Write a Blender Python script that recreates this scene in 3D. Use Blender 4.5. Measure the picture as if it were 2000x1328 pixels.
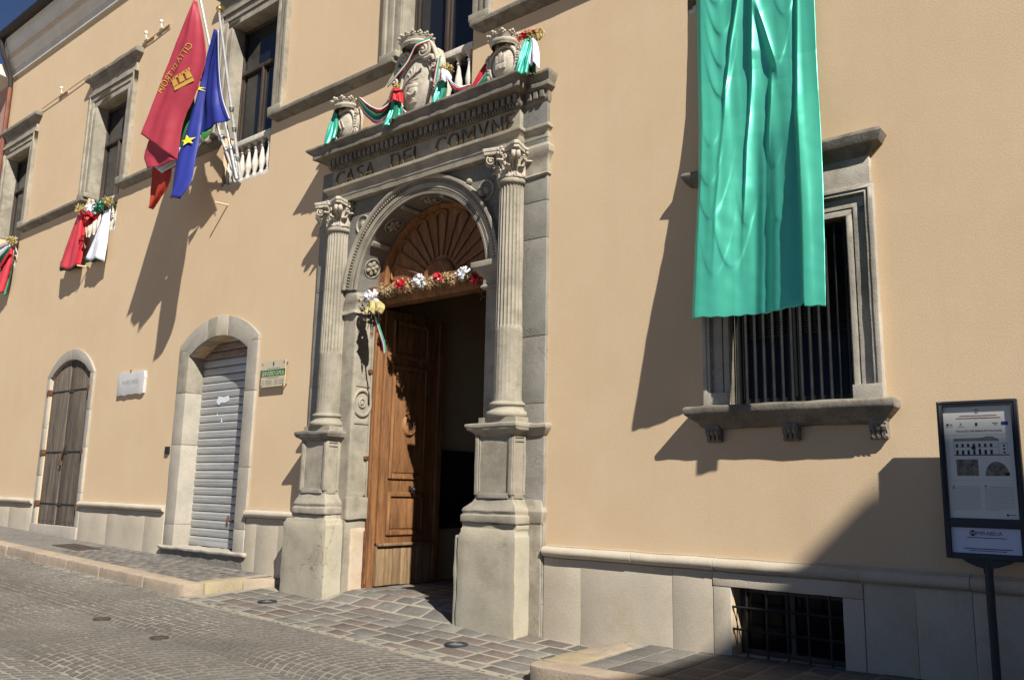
import bpy, bmesh, math, random
from mathutils import Vector, Matrix, noise
random.seed(7)
S = bpy.context.scene
for o in list(bpy.data.objects):
    bpy.data.objects.remove(o)
COL = S.collection
PI = math.pi

# ------------------------------------------------------------------ camera, sky, sun, exposure
cam_d = bpy.data.cameras.new('camera')
cam = bpy.data.objects.new('camera', cam_d)
COL.objects.link(cam)
cam.matrix_world = Matrix([[0.772537, 0.096525, 0.62759, 0.0], [0.63466, -0.148219, -0.758444, -7.0], [0.019812, 0.984233, -0.175765, 0.0], [0.0, 0.0, 0.0, 1.0]])
cam_d.sensor_width = 36
cam_d.lens = 29.548
cam_d.clip_start = 0.05
cam_d.clip_end = 1000
S.camera = cam

SUN_TO = Vector((2.0, -1.0, 2.0)).normalized()      # from the place towards the sun
sun_d = bpy.data.lights.new('sun', 'SUN')
sun_d.energy = 5.0
sun_d.angle = math.radians(0.53)
sun_d.color = (1.0, 0.975, 0.93)
sun = bpy.data.objects.new('sun', sun_d)
COL.objects.link(sun)
sun.location = SUN_TO * 40
sun.rotation_euler = (-SUN_TO).to_track_quat('-Z', 'Y').to_euler()
W = bpy.data.worlds.new('World')
S.world = W
W.use_nodes = True
wn = W.node_tree.nodes
sky = wn.new('ShaderNodeTexSky')
sky.sky_type = 'NISHITA'
sky.sun_disc = False
sky.sun_elevation = math.asin(SUN_TO.z)
sky.sun_rotation = math.atan2(SUN_TO.x, SUN_TO.y)
sky.air_density = 0.25
sky.dust_density = 0.0
sky.ozone_density = 2.5
sky.altitude = 1500
W.node_tree.links.new(sky.outputs[0], wn['Background'].inputs[0])
wn['Background'].inputs[1].default_value = 0.105
S.view_settings.view_transform = 'Standard'
S.view_settings.look = 'None'
S.view_settings.gamma = 1
S.view_settings.use_curve_mapping = False
S.view_settings.exposure = 0.76

# ------------------------------------------------------------------ materials
def mat(name, c1, c2=None, c3=None, s1=1.5, s2=14.0, bs=60.0, bump=0.15, rough=0.85, rnd=0.0, metal=0.0,
        spec=0.3, stretch=(1, 1, 1), f3=0.5, pits=0.0, fine=0.25, trans=0.0, sheen=0.0, bdist=0.01, big=0.0, cracks=0.0, streak=0.0):
    m = bpy.data.materials.new(name)
    m.use_nodes = True
    t = m.node_tree
    N, L = t.nodes, t.links
    b = N['Principled BSDF']
    b.inputs['Roughness'].default_value = rough
    b.inputs['Metallic'].default_value = metal
    b.inputs['Specular IOR Level'].default_value = spec
    if sheen:
        b.inputs['Sheen Weight'].default_value = sheen
    c2 = c2 or tuple(x * 0.8 for x in c1)
    geo = N.new('ShaderNodeNewGeometry')
    oi = N.new('ShaderNodeObjectInfo')
    mp = N.new('ShaderNodeMapping')
    mp.inputs['Scale'].default_value = stretch
    L.new(geo.outputs['Position'], mp.inputs['Vector'])
    if rnd:
        sc = N.new('ShaderNodeMath'); sc.operation = 'MULTIPLY'; sc.inputs[1].default_value = 37.0
        L.new(oi.outputs['Random'], sc.inputs[0])
        L.new(sc.outputs[0], mp.inputs['Location'])
    def nz(scale, detail=5, r=0.6):
        n = N.new('ShaderNodeTexNoise')
        n.inputs['Scale'].default_value = scale
        n.inputs['Detail'].default_value = detail
        n.inputs['Roughness'].default_value = r
        L.new(mp.outputs[0], n.inputs['Vector'])
        return n.outputs[0]
    def ramp(inp, a, bb):
        n = N.new('ShaderNodeMapRange')
        n.inputs[1].default_value = a
        n.inputs[2].default_value = bb
        L.new(inp, n.inputs[0])
        return n.outputs[0]
    def mix(f, a, bb, mode='MIX'):
        n = N.new('ShaderNodeMix'); n.data_type = 'RGBA'; n.blend_type = mode
        if isinstance(f, float): n.inputs[0].default_value = f
        else: L.new(f, n.inputs[0])
        for i, v in ((6, a), (7, bb)):
            if isinstance(v, tuple): n.inputs[i].default_value = (*v, 1)
            else: L.new(v, n.inputs[i])
        return n.outputs[2]
    col = mix(ramp(nz(s1), 0.38, 0.62), c1, c2)
    n2 = nz(s2, 6, 0.65)
    if c3:
        f = N.new('ShaderNodeMath'); f.operation = 'MULTIPLY'; f.inputs[1].default_value = f3
        L.new(ramp(n2, 0.47, 0.66), f.inputs[0])
        col = mix(f.outputs[0], col, c3)
    n3 = nz(bs, 3, 0.7)
    if fine:
        g = N.new('ShaderNodeMapRange')
        g.inputs[1].default_value = 0.3; g.inputs[2].default_value = 0.7
        g.inputs[3].default_value = 1 - fine; g.inputs[4].default_value = 1 + fine * 0.6
        L.new(n3, g.inputs[0])
        hs = N.new('ShaderNodeHueSaturation')
        L.new(g.outputs[0], hs.inputs['Value']); L.new(col, hs.inputs['Color'])
        col = hs.outputs[0]
    if rnd:
        g = N.new('ShaderNodeMapRange')
        g.inputs[3].default_value = 1 - rnd; g.inputs[4].default_value = 1 + rnd
        L.new(oi.outputs['Random'], g.inputs[0])
        hs = N.new('ShaderNodeHueSaturation')
        L.new(g.outputs[0], hs.inputs['Value']); L.new(col, hs.inputs['Color'])
        col = hs.outputs[0]
    h = n3
    def addh(a, bb, k):
        n = N.new('ShaderNodeMath'); n.operation = 'MULTIPLY_ADD'
        L.new(bb, n.inputs[0]); n.inputs[1].default_value = k; L.new(a, n.inputs[2])
        return n.outputs[0]
    h = addh(h, n2, 1.2)
    if big:
        h = addh(h, nz(3.0, 3), big)
    if pits:
        v = N.new('ShaderNodeTexVoronoi'); v.inputs['Scale'].default_value = 26
        L.new(mp.outputs[0], v.inputs['Vector'])
        p = ramp(v.outputs['Distance'], 0.0, 0.22)
        h = addh(h, p, pits)
        pc = N.new('ShaderNodeMapRange'); pc.inputs[1].default_value = 0; pc.inputs[2].default_value = 0.16
        pc.inputs[3].default_value = 0.35 * pits; pc.inputs[4].default_value = 0
        L.new(v.outputs['Distance'], pc.inputs[0])
        col = mix(pc.outputs[0], col, tuple(x * 0.45 for x in c1))
    if cracks:
        v = N.new('ShaderNodeTexVoronoi'); v.feature = 'DISTANCE_TO_EDGE'; v.inputs['Scale'].default_value = 1.7
        dv = N.new('ShaderNodeVectorMath'); dv.operation = 'MULTIPLY_ADD'
        nn = N.new('ShaderNodeTexNoise'); nn.inputs['Scale'].default_value = 4; nn.inputs['Detail'].default_value = 5
        L.new(mp.outputs[0], nn.inputs['Vector'])
        L.new(nn.outputs['Color'], dv.inputs[0]); dv.inputs[1].default_value = (0.5, 0.5, 0.5); L.new(mp.outputs[0], dv.inputs[2])
        L.new(dv.outputs[0], v.inputs['Vector'])
        cr = N.new('ShaderNodeMapRange'); cr.inputs[1].default_value = 0.0; cr.inputs[2].default_value = 0.012
        cr.inputs[3].default_value = 1; cr.inputs[4].default_value = 0
        L.new(v.outputs['Distance'], cr.inputs[0])
        ml = N.new('ShaderNodeMath'); ml.operation = 'MULTIPLY'
        L.new(cr.outputs[0], ml.inputs[0]); L.new(ramp(nz(1.1, 2), 0.5, 0.6), ml.inputs[1])
        sc2 = N.new('ShaderNodeMath'); sc2.operation = 'MULTIPLY'; sc2.inputs[1].default_value = cracks
        L.new(ml.outputs[0], sc2.inputs[0])
        col = mix(sc2.outputs[0], col, tuple(x * 0.35 for x in c1))
        h = addh(h, ml.outputs[0], -1.5 * cracks)
    if streak:                              # faint rain streaks running down the wall
        mp2 = N.new('ShaderNodeMapping'); mp2.inputs['Scale'].default_value = (5.0, 5.0, 0.22)
        L.new(geo.outputs['Position'], mp2.inputs['Vector'])
        n4 = N.new('ShaderNodeTexNoise'); n4.inputs['Scale'].default_value = 1.0; n4.inputs['Detail'].default_value = 6; n4.inputs['Roughness'].default_value = 0.7
        L.new(mp2.outputs[0], n4.inputs['Vector'])
        g = N.new('ShaderNodeMapRange'); g.inputs[1].default_value = 0.52; g.inputs[2].default_value = 0.75
        g.inputs[3].default_value = 1.0; g.inputs[4].default_value = 1 - streak
        L.new(n4.outputs[0], g.inputs[0])
        hs = N.new('ShaderNodeHueSaturation')
        L.new(g.outputs[0], hs.inputs['Value']); L.new(col, hs.inputs['Color'])
        col = hs.outputs[0]
    L.new(col, b.inputs['Base Color'])
    if bump:
        bp = N.new('ShaderNodeBump')
        bp.inputs['Strength'].default_value = bump
        bp.inputs['Distance'].default_value = bdist
        L.new(h, bp.inputs['Height'])
        L.new(bp.outputs[0], b.inputs['Normal'])
    if trans:
        tr = N.new('ShaderNodeBsdfTranslucent')
        L.new(col, tr.inputs[0])
        ms = N.new('ShaderNodeMixShader'); ms.inputs[0].default_value = trans
        L.new(b.outputs[0], ms.inputs[1]); L.new(tr.outputs[0], ms.inputs[2])
        L.new(ms.outputs[0], N['Material Output'].inputs[0])
    return m

M = {}
M['stucco'] = mat('stucco', (0.59, 0.434, 0.268), (0.565, 0.41, 0.25), (0.612, 0.458, 0.29), s1=0.45, s2=1.6, bs=75, bump=0.15, rough=0.95, streak=0.035, fine=0.10, f3=0.45, spec=0.1, bdist=0.012)
M['pilaster'] = mat('pilaster_grey_stone', (0.275, 0.252, 0.205), (0.22, 0.203, 0.168), (0.16, 0.142, 0.11), s1=1.3, s2=5, bs=70, bump=0.4, fine=0.12, f3=0.45, big=1.0, cracks=0.8, spec=0.2)
M['stone_pale'] = mat('pale_grey_stone', (0.41, 0.365, 0.29), (0.33, 0.292, 0.232), (0.22, 0.19, 0.145), s1=2.2, s2=6, bs=70, bump=0.35, fine=0.1, f3=0.5, big=1.0, spec=0.2)
M['stone'] = mat('grey_stone', (0.345, 0.302, 0.228), (0.255, 0.222, 0.166), (0.155, 0.133, 0.095), s1=1.6, s2=6, bs=70, bump=0.35, fine=0.1, f3=0.5, big=1.0, spec=0.2)
M['stone_dark'] = mat('dark_weathered_stone', (0.235, 0.205, 0.158), (0.165, 0.142, 0.108), (0.075, 0.065, 0.05), s1=1.8, s2=7, bs=60, bump=0.45, fine=0.15, f3=0.6, big=1.0, spec=0.2)
M['stone_bay_shade'] = mat('shade_darkened_stone', (0.185, 0.175, 0.148), (0.15, 0.142, 0.12), (0.235, 0.218, 0.18), s1=1.1, s2=8, bs=70, bump=0.5, fine=0.2, f3=0.35, big=1.0, cracks=0.7, spec=0.2)  # shade under the architrave is darkened into this spandrel colour
M['pier'] = mat('tan_pier_stone', (0.385, 0.335, 0.24), (0.335, 0.30, 0.23), (0.275, 0.23, 0.15), s1=1.4, s2=4, bs=70, bump=0.35, fine=0.1, f3=0.5, big=1.6, cracks=0.7, spec=0.2)
M['carved'] = mat('carved_limestone', (0.52, 0.455, 0.355), (0.45, 0.39, 0.30), (0.28, 0.24, 0.18), s1=4, s2=16, bs=90, bump=0.5, fine=0.2, f3=0.5, spec=0.2)
M['plinth'] = mat('travertine', (0.465, 0.40, 0.30), (0.42, 0.36, 0.272), (0.38, 0.305, 0.20), s1=1.2, s2=3, bs=60, bump=0.25, fine=0.1, f3=0.5, pits=0.45, rnd=0.05, spec=0.2)
M['plinth_pink'] = mat('pinkish_plaster', (0.47, 0.37, 0.27), (0.43, 0.33, 0.22), (0.36, 0.27, 0.15), s1=3, s2=6, bs=60, bump=0.4, fine=0.15)
M['pale_frame'] = mat('pale_limestone', (0.375, 0.33, 0.262), (0.315, 0.282, 0.228), (0.27, 0.235, 0.18), s1=2.0, s2=7, bs=60, bump=0.35, fine=0.15, f3=0.35, rnd=0.12, spec=0.2)
M['white'] = mat('white_render', (0.62, 0.58, 0.5), (0.56, 0.52, 0.44), s1=2, bs=50, bump=0.1, fine=0.08)
M['cream'] = mat('cream_render', (0.6, 0.46, 0.3), (0.56, 0.42, 0.27), s1=2, bs=50, bump=0.1, fine=0.08)
M['baluster'] = mat('white_marble', (0.62, 0.57, 0.48), (0.5, 0.45, 0.37), (0.3, 0.26, 0.2), s1=8, s2=20, bs=60, bump=0.2, fine=0.12, f3=0.4)
M['wood'] = mat('varnished_oak', (0.265, 0.122, 0.045), (0.165, 0.072, 0.027), (0.085, 0.04, 0.017), s1=4.5, s2=18, bs=70, bump=0.3, rough=0.65, stretch=(1, 1, 0.12), fine=0.25, f3=0.55, rnd=0.1)
M['wood_grey'] = mat('weathered_planks', (0.145, 0.115, 0.082), (0.075, 0.055, 0.038), (0.215, 0.18, 0.14), s1=10, s2=34, bs=90, bump=0.6, rough=0.9, stretch=(1, 1, 0.06), fine=0.35, f3=0.6, rnd=0.3)
M['wood_kick'] = mat('worn_oak', (0.24, 0.15, 0.075), (0.15, 0.085, 0.04), (0.30, 0.22, 0.13), s1=9, s2=30, bs=90, bump=0.5, rough=0.85, stretch=(1, 1, 0.08), fine=0.3, f3=0.6, rnd=0.15)
M['frame_wood'] = mat('dark_window_wood', (0.07, 0.05, 0.037), (0.04, 0.028, 0.02), s1=5, bs=60, bump=0.15, rough=0.5, stretch=(1, 1, 0.2))
M['iron'] = mat('dark_iron', (0.03, 0.03, 0.03), (0.02, 0.02, 0.02), s1=8, bs=90, bump=0.15, rough=0.45, metal=0.4)
M['rust'] = mat('rusty_iron', (0.16, 0.065, 0.03), (0.07, 0.035, 0.022), s1=14, bs=90, bump=0.4, rough=0.9)
M['shutter'] = mat('galvanised_slats', (0.40, 0.40, 0.385), (0.35, 0.345, 0.325), (0.25, 0.22, 0.175), s1=3, s2=9, bs=40, bump=0.08, rough=0.5, metal=0.25, stretch=(0.5, 1, 2.5), fine=0.08, f3=0.3, rnd=0.06)
M['shutter_brown'] = mat('brown_slat', (0.30, 0.24, 0.18), (0.2, 0.13, 0.085), (0.12, 0.06, 0.03), s1=4, s2=9, bs=40, bump=0.1, rough=0.6, metal=0.2, stretch=(0.5, 1, 2.5), rnd=0.06)
M['joint_rust'] = mat('rust_joint', (0.10, 0.05, 0.022), s1=10, bump=0.1)
M['bronze'] = mat('bronze', (0.30, 0.205, 0.095), (0.19, 0.125, 0.06), s1=12, bs=60, bump=0.1, rough=0.45, metal=0.6)
M['gutter'] = mat('brown_sheet_metal', (0.035, 0.025, 0.02), (0.025, 0.02, 0.016), s1=4, bump=0.05, rough=0.6)
M['copper'] = mat('copper_pipe', (0.24, 0.09, 0.055), (0.18, 0.07, 0.045), s1=3, bump=0.05, rough=0.5, metal=0.3)
M['tile'] = mat('roof_tile', (0.3, 0.16, 0.09), (0.22, 0.11, 0.07), s1=4, bump=0.3)
M['sand'] = mat('sand_joint', (0.30, 0.262, 0.20), (0.25, 0.218, 0.168), (0.17, 0.15, 0.118), s1=0.9, s2=9, bs=90, bump=0.3, fine=0.25, f3=0.5)
M['street_joint'] = mat('street_joint', (0.265, 0.238, 0.19), (0.12, 0.107, 0.088), (0.10, 0.088, 0.07), s1=0.5, s2=5, bs=90, bump=0.3, fine=0.25, f3=0.55)
M['cobble'] = mat('porphyry_sett', (0.13, 0.115, 0.095), (0.10, 0.088, 0.074), (0.165, 0.146, 0.12), s1=0.7, s2=25, bs=120, bump=0.25, fine=0.2, f3=0.5, rnd=0.14, rough=0.75)
M['cobble_far'] = mat('porphyry_setts', (0.13, 0.115, 0.095), (0.096, 0.085, 0.071), (0.165, 0.146, 0.12), s1=0.7, s2=25, bs=120, bump=0.25, fine=0.25, f3=0.5, rough=0.75)
M['slab'] = mat('grey_porphyry', (0.145, 0.132, 0.112), (0.115, 0.104, 0.09), (0.19, 0.17, 0.14), s1=4, s2=20, bs=90, bump=0.45, fine=0.2, f3=0.5, rnd=0.2, rough=0.8)
M['slab_red'] = mat('red_porphyry', (0.142, 0.112, 0.092), (0.115, 0.09, 0.075), (0.18, 0.152, 0.125), s1=4, s2=20, bs=90, bump=0.45, fine=0.2, f3=0.5, rnd=0.15, rough=0.8)
M['kerb'] = mat('pinkish_kerb_stone', (0.365, 0.282, 0.20), (0.32, 0.25, 0.178), (0.23, 0.185, 0.135), s1=2.5, s2=7, bs=70, bump=0.6, fine=0.2, f3=0.5, rnd=0.1)
M['kerb_yellow'] = mat('yellow_kerb_stone', (0.36, 0.285, 0.165), (0.31, 0.25, 0.16), (0.24, 0.19, 0.13), s1=2.5, s2=7, bs=70, bump=0.5, fine=0.2, f3=0.5, rnd=0.08)
M['bounce_paving'] = mat('pale_bounce_paving', (0.42, 0.36, 0.27), (0.36, 0.31, 0.24), s1=.6, bump=0.1)  # pale colour of the added light-bouncing sheet
M['cement'] = mat('rough_cement', (0.22, 0.20, 0.165), (0.16, 0.145, 0.12), s1=8, s2=20, bs=50, bump=1.0, fine=0.35)
M['steel'] = mat('brushed_steel', (0.55, 0.55, 0.53), (0.45, 0.45, 0.44), s1=20, bump=0.03, rough=0.35, metal=0.9)
M['alu'] = mat('white_aluminium', (0.62, 0.61, 0.58), (0.5, 0.49, 0.47), s1=10, bump=0.02, rough=0.4, metal=0.3)
M['brass'] = mat('polished_brass', (0.7, 0.45, 0.12), (0.6, 0.38, 0.1), s1=10, bump=0, rough=0.25, metal=0.9)
M['banner'] = mat('green_satin', (0.085, 0.53, 0.345), (0.08, 0.505, 0.33), s1=1.5, s2=6, bs=260, bump=0.02, rough=0.36, fine=0.04, metal=0.45, spec=0.8, trans=0.03)
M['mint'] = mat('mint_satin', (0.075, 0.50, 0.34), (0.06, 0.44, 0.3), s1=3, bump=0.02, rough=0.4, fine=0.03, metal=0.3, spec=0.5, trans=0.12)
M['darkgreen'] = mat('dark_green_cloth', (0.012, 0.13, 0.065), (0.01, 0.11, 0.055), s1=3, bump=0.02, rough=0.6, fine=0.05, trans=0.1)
M['red'] = mat('red_cloth', (0.50, 0.022, 0.03), (0.45, 0.018, 0.026), s1=3, bump=0.02, rough=0.6, fine=0.04, trans=0.15)
M['red_pale'] = mat('faded_red_satin', (0.56, 0.06, 0.07), (0.52, 0.05, 0.06), s1=3, bump=0.02, rough=0.45, fine=0.04, trans=0.12)
M['white_cloth'] = mat('white_cloth', (0.72, 0.72, 0.75), (0.68, 0.68, 0.72), s1=3, bump=0.02, rough=0.7, fine=0.03, trans=0.15)
M['flag_red'] = mat('crimson_flag', (0.40, 0.045, 0.065), (0.365, 0.04, 0.058), s1=2, bump=0.02, rough=0.55, fine=0.05, trans=0.22)
M['flag_orange'] = mat('orange_red_flag', (0.50, 0.055, 0.03), (0.46, 0.05, 0.028), s1=2, bump=0.02, rough=0.6, fine=0.05, trans=0.25)
M['flag_green'] = mat('green_flag', (0.06, 0.26, 0.07), (0.05, 0.22, 0.06), s1=2, bump=0.02, rough=0.6, fine=0.05, trans=0.25)
M['flag_blue'] = mat('blue_flag', (0.028, 0.038, 0.235), (0.024, 0.033, 0.21), s1=2, bump=0.02, rough=0.5, fine=0.05, trans=0.15)
M['gold'] = mat('yellow_print', (0.42, 0.25, 0.045), (0.38, 0.23, 0.04), s1=5, bump=0, rough=0.6, fine=0.05)
M['star'] = mat('star_yellow', (0.78, 0.62, 0.02), s1=5, bump=0, rough=0.6, fine=0.03)
M['tulle'] = mat('straw_tulle', (0.60, 0.45, 0.25), (0.50, 0.36, 0.19), (0.66, 0.52, 0.32), s1=15, s2=30, bump=0.1, rough=0.9, fine=0.3, trans=0.2)
M['yellow_tulle'] = mat('yellow_tulle', (0.62, 0.52, 0.22), (0.54, 0.44, 0.18), s1=15, bump=0.05, rough=0.7, trans=0.35)
M['silver'] = mat('white_satin_ribbon', (0.75, 0.75, 0.77), (0.68, 0.68, 0.7), s1=9, bump=0.02, rough=0.35, fine=0.03, metal=0.15, spec=0.6)
M['red_ribbon'] = mat('red_satin_ribbon', (0.55, 0.022, 0.03), (0.48, 0.018, 0.025), s1=9, bump=0.02, rough=0.35, fine=0.03, spec=0.6)
M['green_ribbon'] = mat('green_ribbon', (0.02, 0.28, 0.11), s1=9, bump=0.02, rough=0.4, fine=0.03, spec=0.6)
M['leaf'] = mat('dry_leaf', (0.16, 0.075, 0.03), (0.09, 0.06, 0.02), s1=15, bump=0.1, rough=0.8)
M['marble'] = mat('grey_marble', (0.48, 0.455, 0.425), (0.43, 0.41, 0.39), (0.52, 0.5, 0.47), s1=3, s2=10, bs=40, bump=0.1, fine=0.06)
M['letter_grey'] = mat('worn_letter', (0.27, 0.255, 0.24), s1=9, bump=0)
M['sign_metal'] = mat('anthracite_metal', (0.028, 0.03, 0.034), (0.024, 0.026, 0.03), s1=5, bs=120, bump=0.08, rough=0.5, fine=0.06)
M['poster'] = mat('poster_paper', (0.62, 0.60, 0.53), (0.6, 0.58, 0.51), s1=2, bump=0, rough=0.4, fine=0.0)
M['poster_blue'] = mat('bluish_paper', (0.56, 0.585, 0.68), (0.52, 0.55, 0.65), s1=7, bump=0.05, rough=0.5, fine=0.02)
M['ink'] = mat('black_ink', (0.02, 0.02, 0.022), s1=5, bump=0, rough=0.5)
M['ink_grey'] = mat('grey_ink', (0.22, 0.215, 0.2), s1=5, bump=0, rough=0.5)
M['ink_light'] = mat('pale_grey_ink', (0.42, 0.41, 0.38), s1=5, bump=0, rough=0.5)
M['ink_red'] = mat('brown_red_ink', (0.25, 0.10, 0.07), s1=5, bump=0, rough=0.5)
M['ink_blue'] = mat('blue_ink', (0.02, 0.03, 0.2), s1=5, bump=0, rough=0.5)
M['photo'] = mat('sepia_photo', (0.20, 0.165, 0.12), (0.07, 0.06, 0.045), (0.35, 0.3, 0.22), s1=22, s2=70, bs=150, bump=0, rough=0.5, fine=0.3)
M['plaque'] = mat('beige_plaque', (0.50, 0.42, 0.27), (0.48, 0.40, 0.255), s1=4, bump=0, rough=0.3, fine=0.03)
M['plaque_green'] = mat('plaque_green', (0.035, 0.115, 0.03), s1=4, bump=0, rough=0.35, fine=0.03)
M['plaque_cream'] = mat('plaque_lettering', (0.6, 0.57, 0.33), s1=4, bump=0, rough=0.4, fine=0)
M['hall'] = mat('hall_plaster', (0.42, 0.33, 0.19), (0.38, 0.29, 0.165), s1=1.5, bump=0.1)
M['hall_grey'] = mat('hall_grey_paint', (0.25, 0.24, 0.2), s1=2, bump=0.1)
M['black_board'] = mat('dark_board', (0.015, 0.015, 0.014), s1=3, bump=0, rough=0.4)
M['louvre'] = mat('dark_green_louvre', (0.012, 0.014, 0.013), (0.009, 0.011, 0.01), s1=5, bump=0.05, rough=0.5)
M['house'] = mat('far_house_render', (0.45, 0.37, 0.27), (0.4, 0.33, 0.24), s1=0.6, bump=0.1)
M['house_pink'] = mat('pink_render', (0.40, 0.235, 0.175), (0.36, 0.2, 0.15), s1=0.8, bump=0.1)
def glass(name, col, rough=0.03):
    m = bpy.data.materials.new(name); m.use_nodes = True
    t = m.node_tree; b = t.nodes['Principled BSDF']
    b.inputs['Base Color'].default_value = (*col, 1)
    b.inputs['Roughness'].default_value = rough
    b.inputs['Specular IOR Level'].default_value = 0.6
    n = t.nodes.new('ShaderNodeTexNoise'); n.inputs['Scale'].default_value = 1.3
    g = t.nodes.new('ShaderNodeNewGeometry'); t.links.new(g.outputs['Position'], n.inputs['Vector'])
    bp = t.nodes.new('ShaderNodeBump'); bp.inputs['Strength'].default_value = 0.06; bp.inputs['Distance'].default_value = 0.05
    t.links.new(n.outputs[0], bp.inputs['Height']); t.links.new(bp.outputs[0], b.inputs['Normal'])
    return m
M['pane'] = glass('window_glass', (0.012, 0.014, 0.018))
M['dark_pane'] = glass('dark_window_glass', (0.004, 0.004, 0.005), 0.12)
M['dark_pane'].node_tree.nodes['Principled BSDF'].inputs['Specular IOR Level'].default_value = 0.12
M['lamp_glass'] = glass('lamp_glass', (0.16, 0.18, 0.17), 0.35)
M['cover'] = mat('brown_cast_iron', (0.075, 0.056, 0.043), (0.05, 0.04, 0.032), s1=14, bs=90, bump=0.3, rough=0.8)

# ------------------------------------------------------------------ mesh building helpers
class MB:
    def __init__(self):
        self.v = []; self.f = []; self.m = []; self.cm = 0
    def add(self, vs, fs):
        n = len(self.v)
        self.v += [tuple(p) for p in vs]
        for f in fs:
            self.f.append(tuple(i + n for i in f)); self.m.append(self.cm)
        return self
    def box(self, x0, x1, y0, y1, z0, z1):
        return self.add([(x0,y0,z0),(x1,y0,z0),(x1,y1,z0),(x0,y1,z0),(x0,y0,z1),(x1,y0,z1),(x1,y1,z1),(x0,y1,z1)],
                        [(0,3,2,1),(4,5,6,7),(0,1,5,4),(1,2,6,5),(2,3,7,6),(3,0,4,7)])
    def obox(self, c, ax, ay, az):
        c, ax, ay, az = map(Vector, (c, ax, ay, az))
        vs = [c + ax*i + ay*j + az*k for k in (-1,1) for j in (-1,1) for i in (-1,1)]
        return self.add(vs, [(0,2,3,1),(4,5,7,6),(0,1,5,4),(1,3,7,5),(3,2,6,7),(2,0,4,6)])
    def grid(self, rows, closeu=False, closev=False):
        nv, nu = len(rows), len(rows[0])
        vs = [p for r in rows for p in r]
        fs = []
        for j in range(nv if closev else nv - 1):
            for i in range(nu if closeu else nu - 1):
                a = j*nu + i; b = j*nu + (i+1) % nu
                j2 = (j+1) % nv
                fs.append((a, b, j2*nu + (i+1) % nu, j2*nu + i))
        return self.add(vs, fs)
    def fan(self, pts):
        return self.add(pts, [tuple(range(len(pts)))])
    def prism(self, pts, y0, y1):           # polygon in x,z pushed along y
        n = len(pts)
        vs = [(x, y0, z) for x, z in pts] + [(x, y1, z) for x, z in pts]
        fs = [tuple(range(n)), tuple(range(2*n - 1, n - 1, -1))]
        fs += [(i, i + n, (i+1) % n + n, (i+1) % n) for i in range(n)]
        return self.add(vs, fs)
    def prism_z(self, pts, z0, z1):
        n = len(pts)
        vs = [(x, y, z0) for x, y in pts] + [(x, y, z1) for x, y in pts]
        fs = [tuple(range(n-1, -1, -1)), tuple(range(n, 2*n))]
        fs += [(i, (i+1) % n, (i+1) % n + n, i + n) for i in range(n)]
        return self.add(vs, fs)
    def rings(self, rs, yb=0.1):            # mouldings that return on both sides: (x0, x1, yfront, z) from bottom to top
        rows = [[(x0, yb, z), (x0, y, z), (x1, y, z), (x1, yb, z)] for x0, x1, y, z in rs]
        self.grid(rows)
        self.fan(rows[0][::-1]); self.fan(rows[-1])
        return self
    def run(self, prof, x0, x1):            # profile (y,z) pushed along x
        n = len(prof)
        vs = [(x0, y, z) for y, z in prof] + [(x1, y, z) for y, z in prof]
        fs = [tuple(range(n)), tuple(range(2*n-1, n-1, -1))] + [(i, (i+1) % n, (i+1) % n + n, i + n) for i in range(n)]
        return self.add(vs, fs)
    def lathe(self, prof, cx, cy, n=24, flute=None):
        rows = []
        for r, z in prof:
            rows.append([(cx + (r if not flute else r - flute(2*PI*i/n, z)) * math.cos(2*PI*i/n),
                          cy + (r if not flute else r - flute(2*PI*i/n, z)) * math.sin(2*PI*i/n), z) for i in range(n)])
        self.grid(rows, closeu=True)
        self.fan(rows[0][::-1]); self.fan(rows[-1])
        return self
    def tube(self, pts, r, n=8, cap=True):
        pts = [Vector(p) for p in pts]
        rows = []; up = None
        for i, p in enumerate(pts):
            d = (pts[min(i+1, len(pts)-1)] - pts[max(i-1, 0)]).normalized()
            if up is None:
                up = Vector((0,0,1)) if abs(d.z) < 0.9 else Vector((1,0,0))
            a = d.cross(up).normalized(); b = a.cross(d).normalized(); up = b
            rr = r[i] if isinstance(r, (list, tuple)) else r
            rows.append([p + (a*math.cos(2*PI*k/n) + b*math.sin(2*PI*k/n))*rr for k in range(n)])
        self.grid(rows, closeu=True)
        if cap:
            self.fan(rows[0][::-1]); self.fan(rows[-1])
        return self
    def ell(self, c, rx, ry, rz, nu=12, nv=8):
        rows = [[(c[0] + rx*math.cos(2*PI*i/nu)*math.sin(PI*j/nv), c[1] + ry*math.sin(2*PI*i/nu)*math.sin(PI*j/nv), c[2] - rz*math.cos(PI*j/nv))
                 for i in range(nu)] for j in range(nv + 1)]
        return self.grid(rows, closeu=True)
    def arc(self, cx, cz, prof, a0, a1, n, cap=True):    # profile (R,y) swept round an arch
        rows = []
        for i in range(n + 1):
            a = a0 + (a1 - a0)*i/n
            rows.append([(cx + R*math.cos(a), y, cz + R*math.sin(a)) for R, y in prof])
        self.grid(rows, closeu=True)
        if cap:
            self.fan(rows[0][::-1]); self.fan(rows[-1])
        return self
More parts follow.
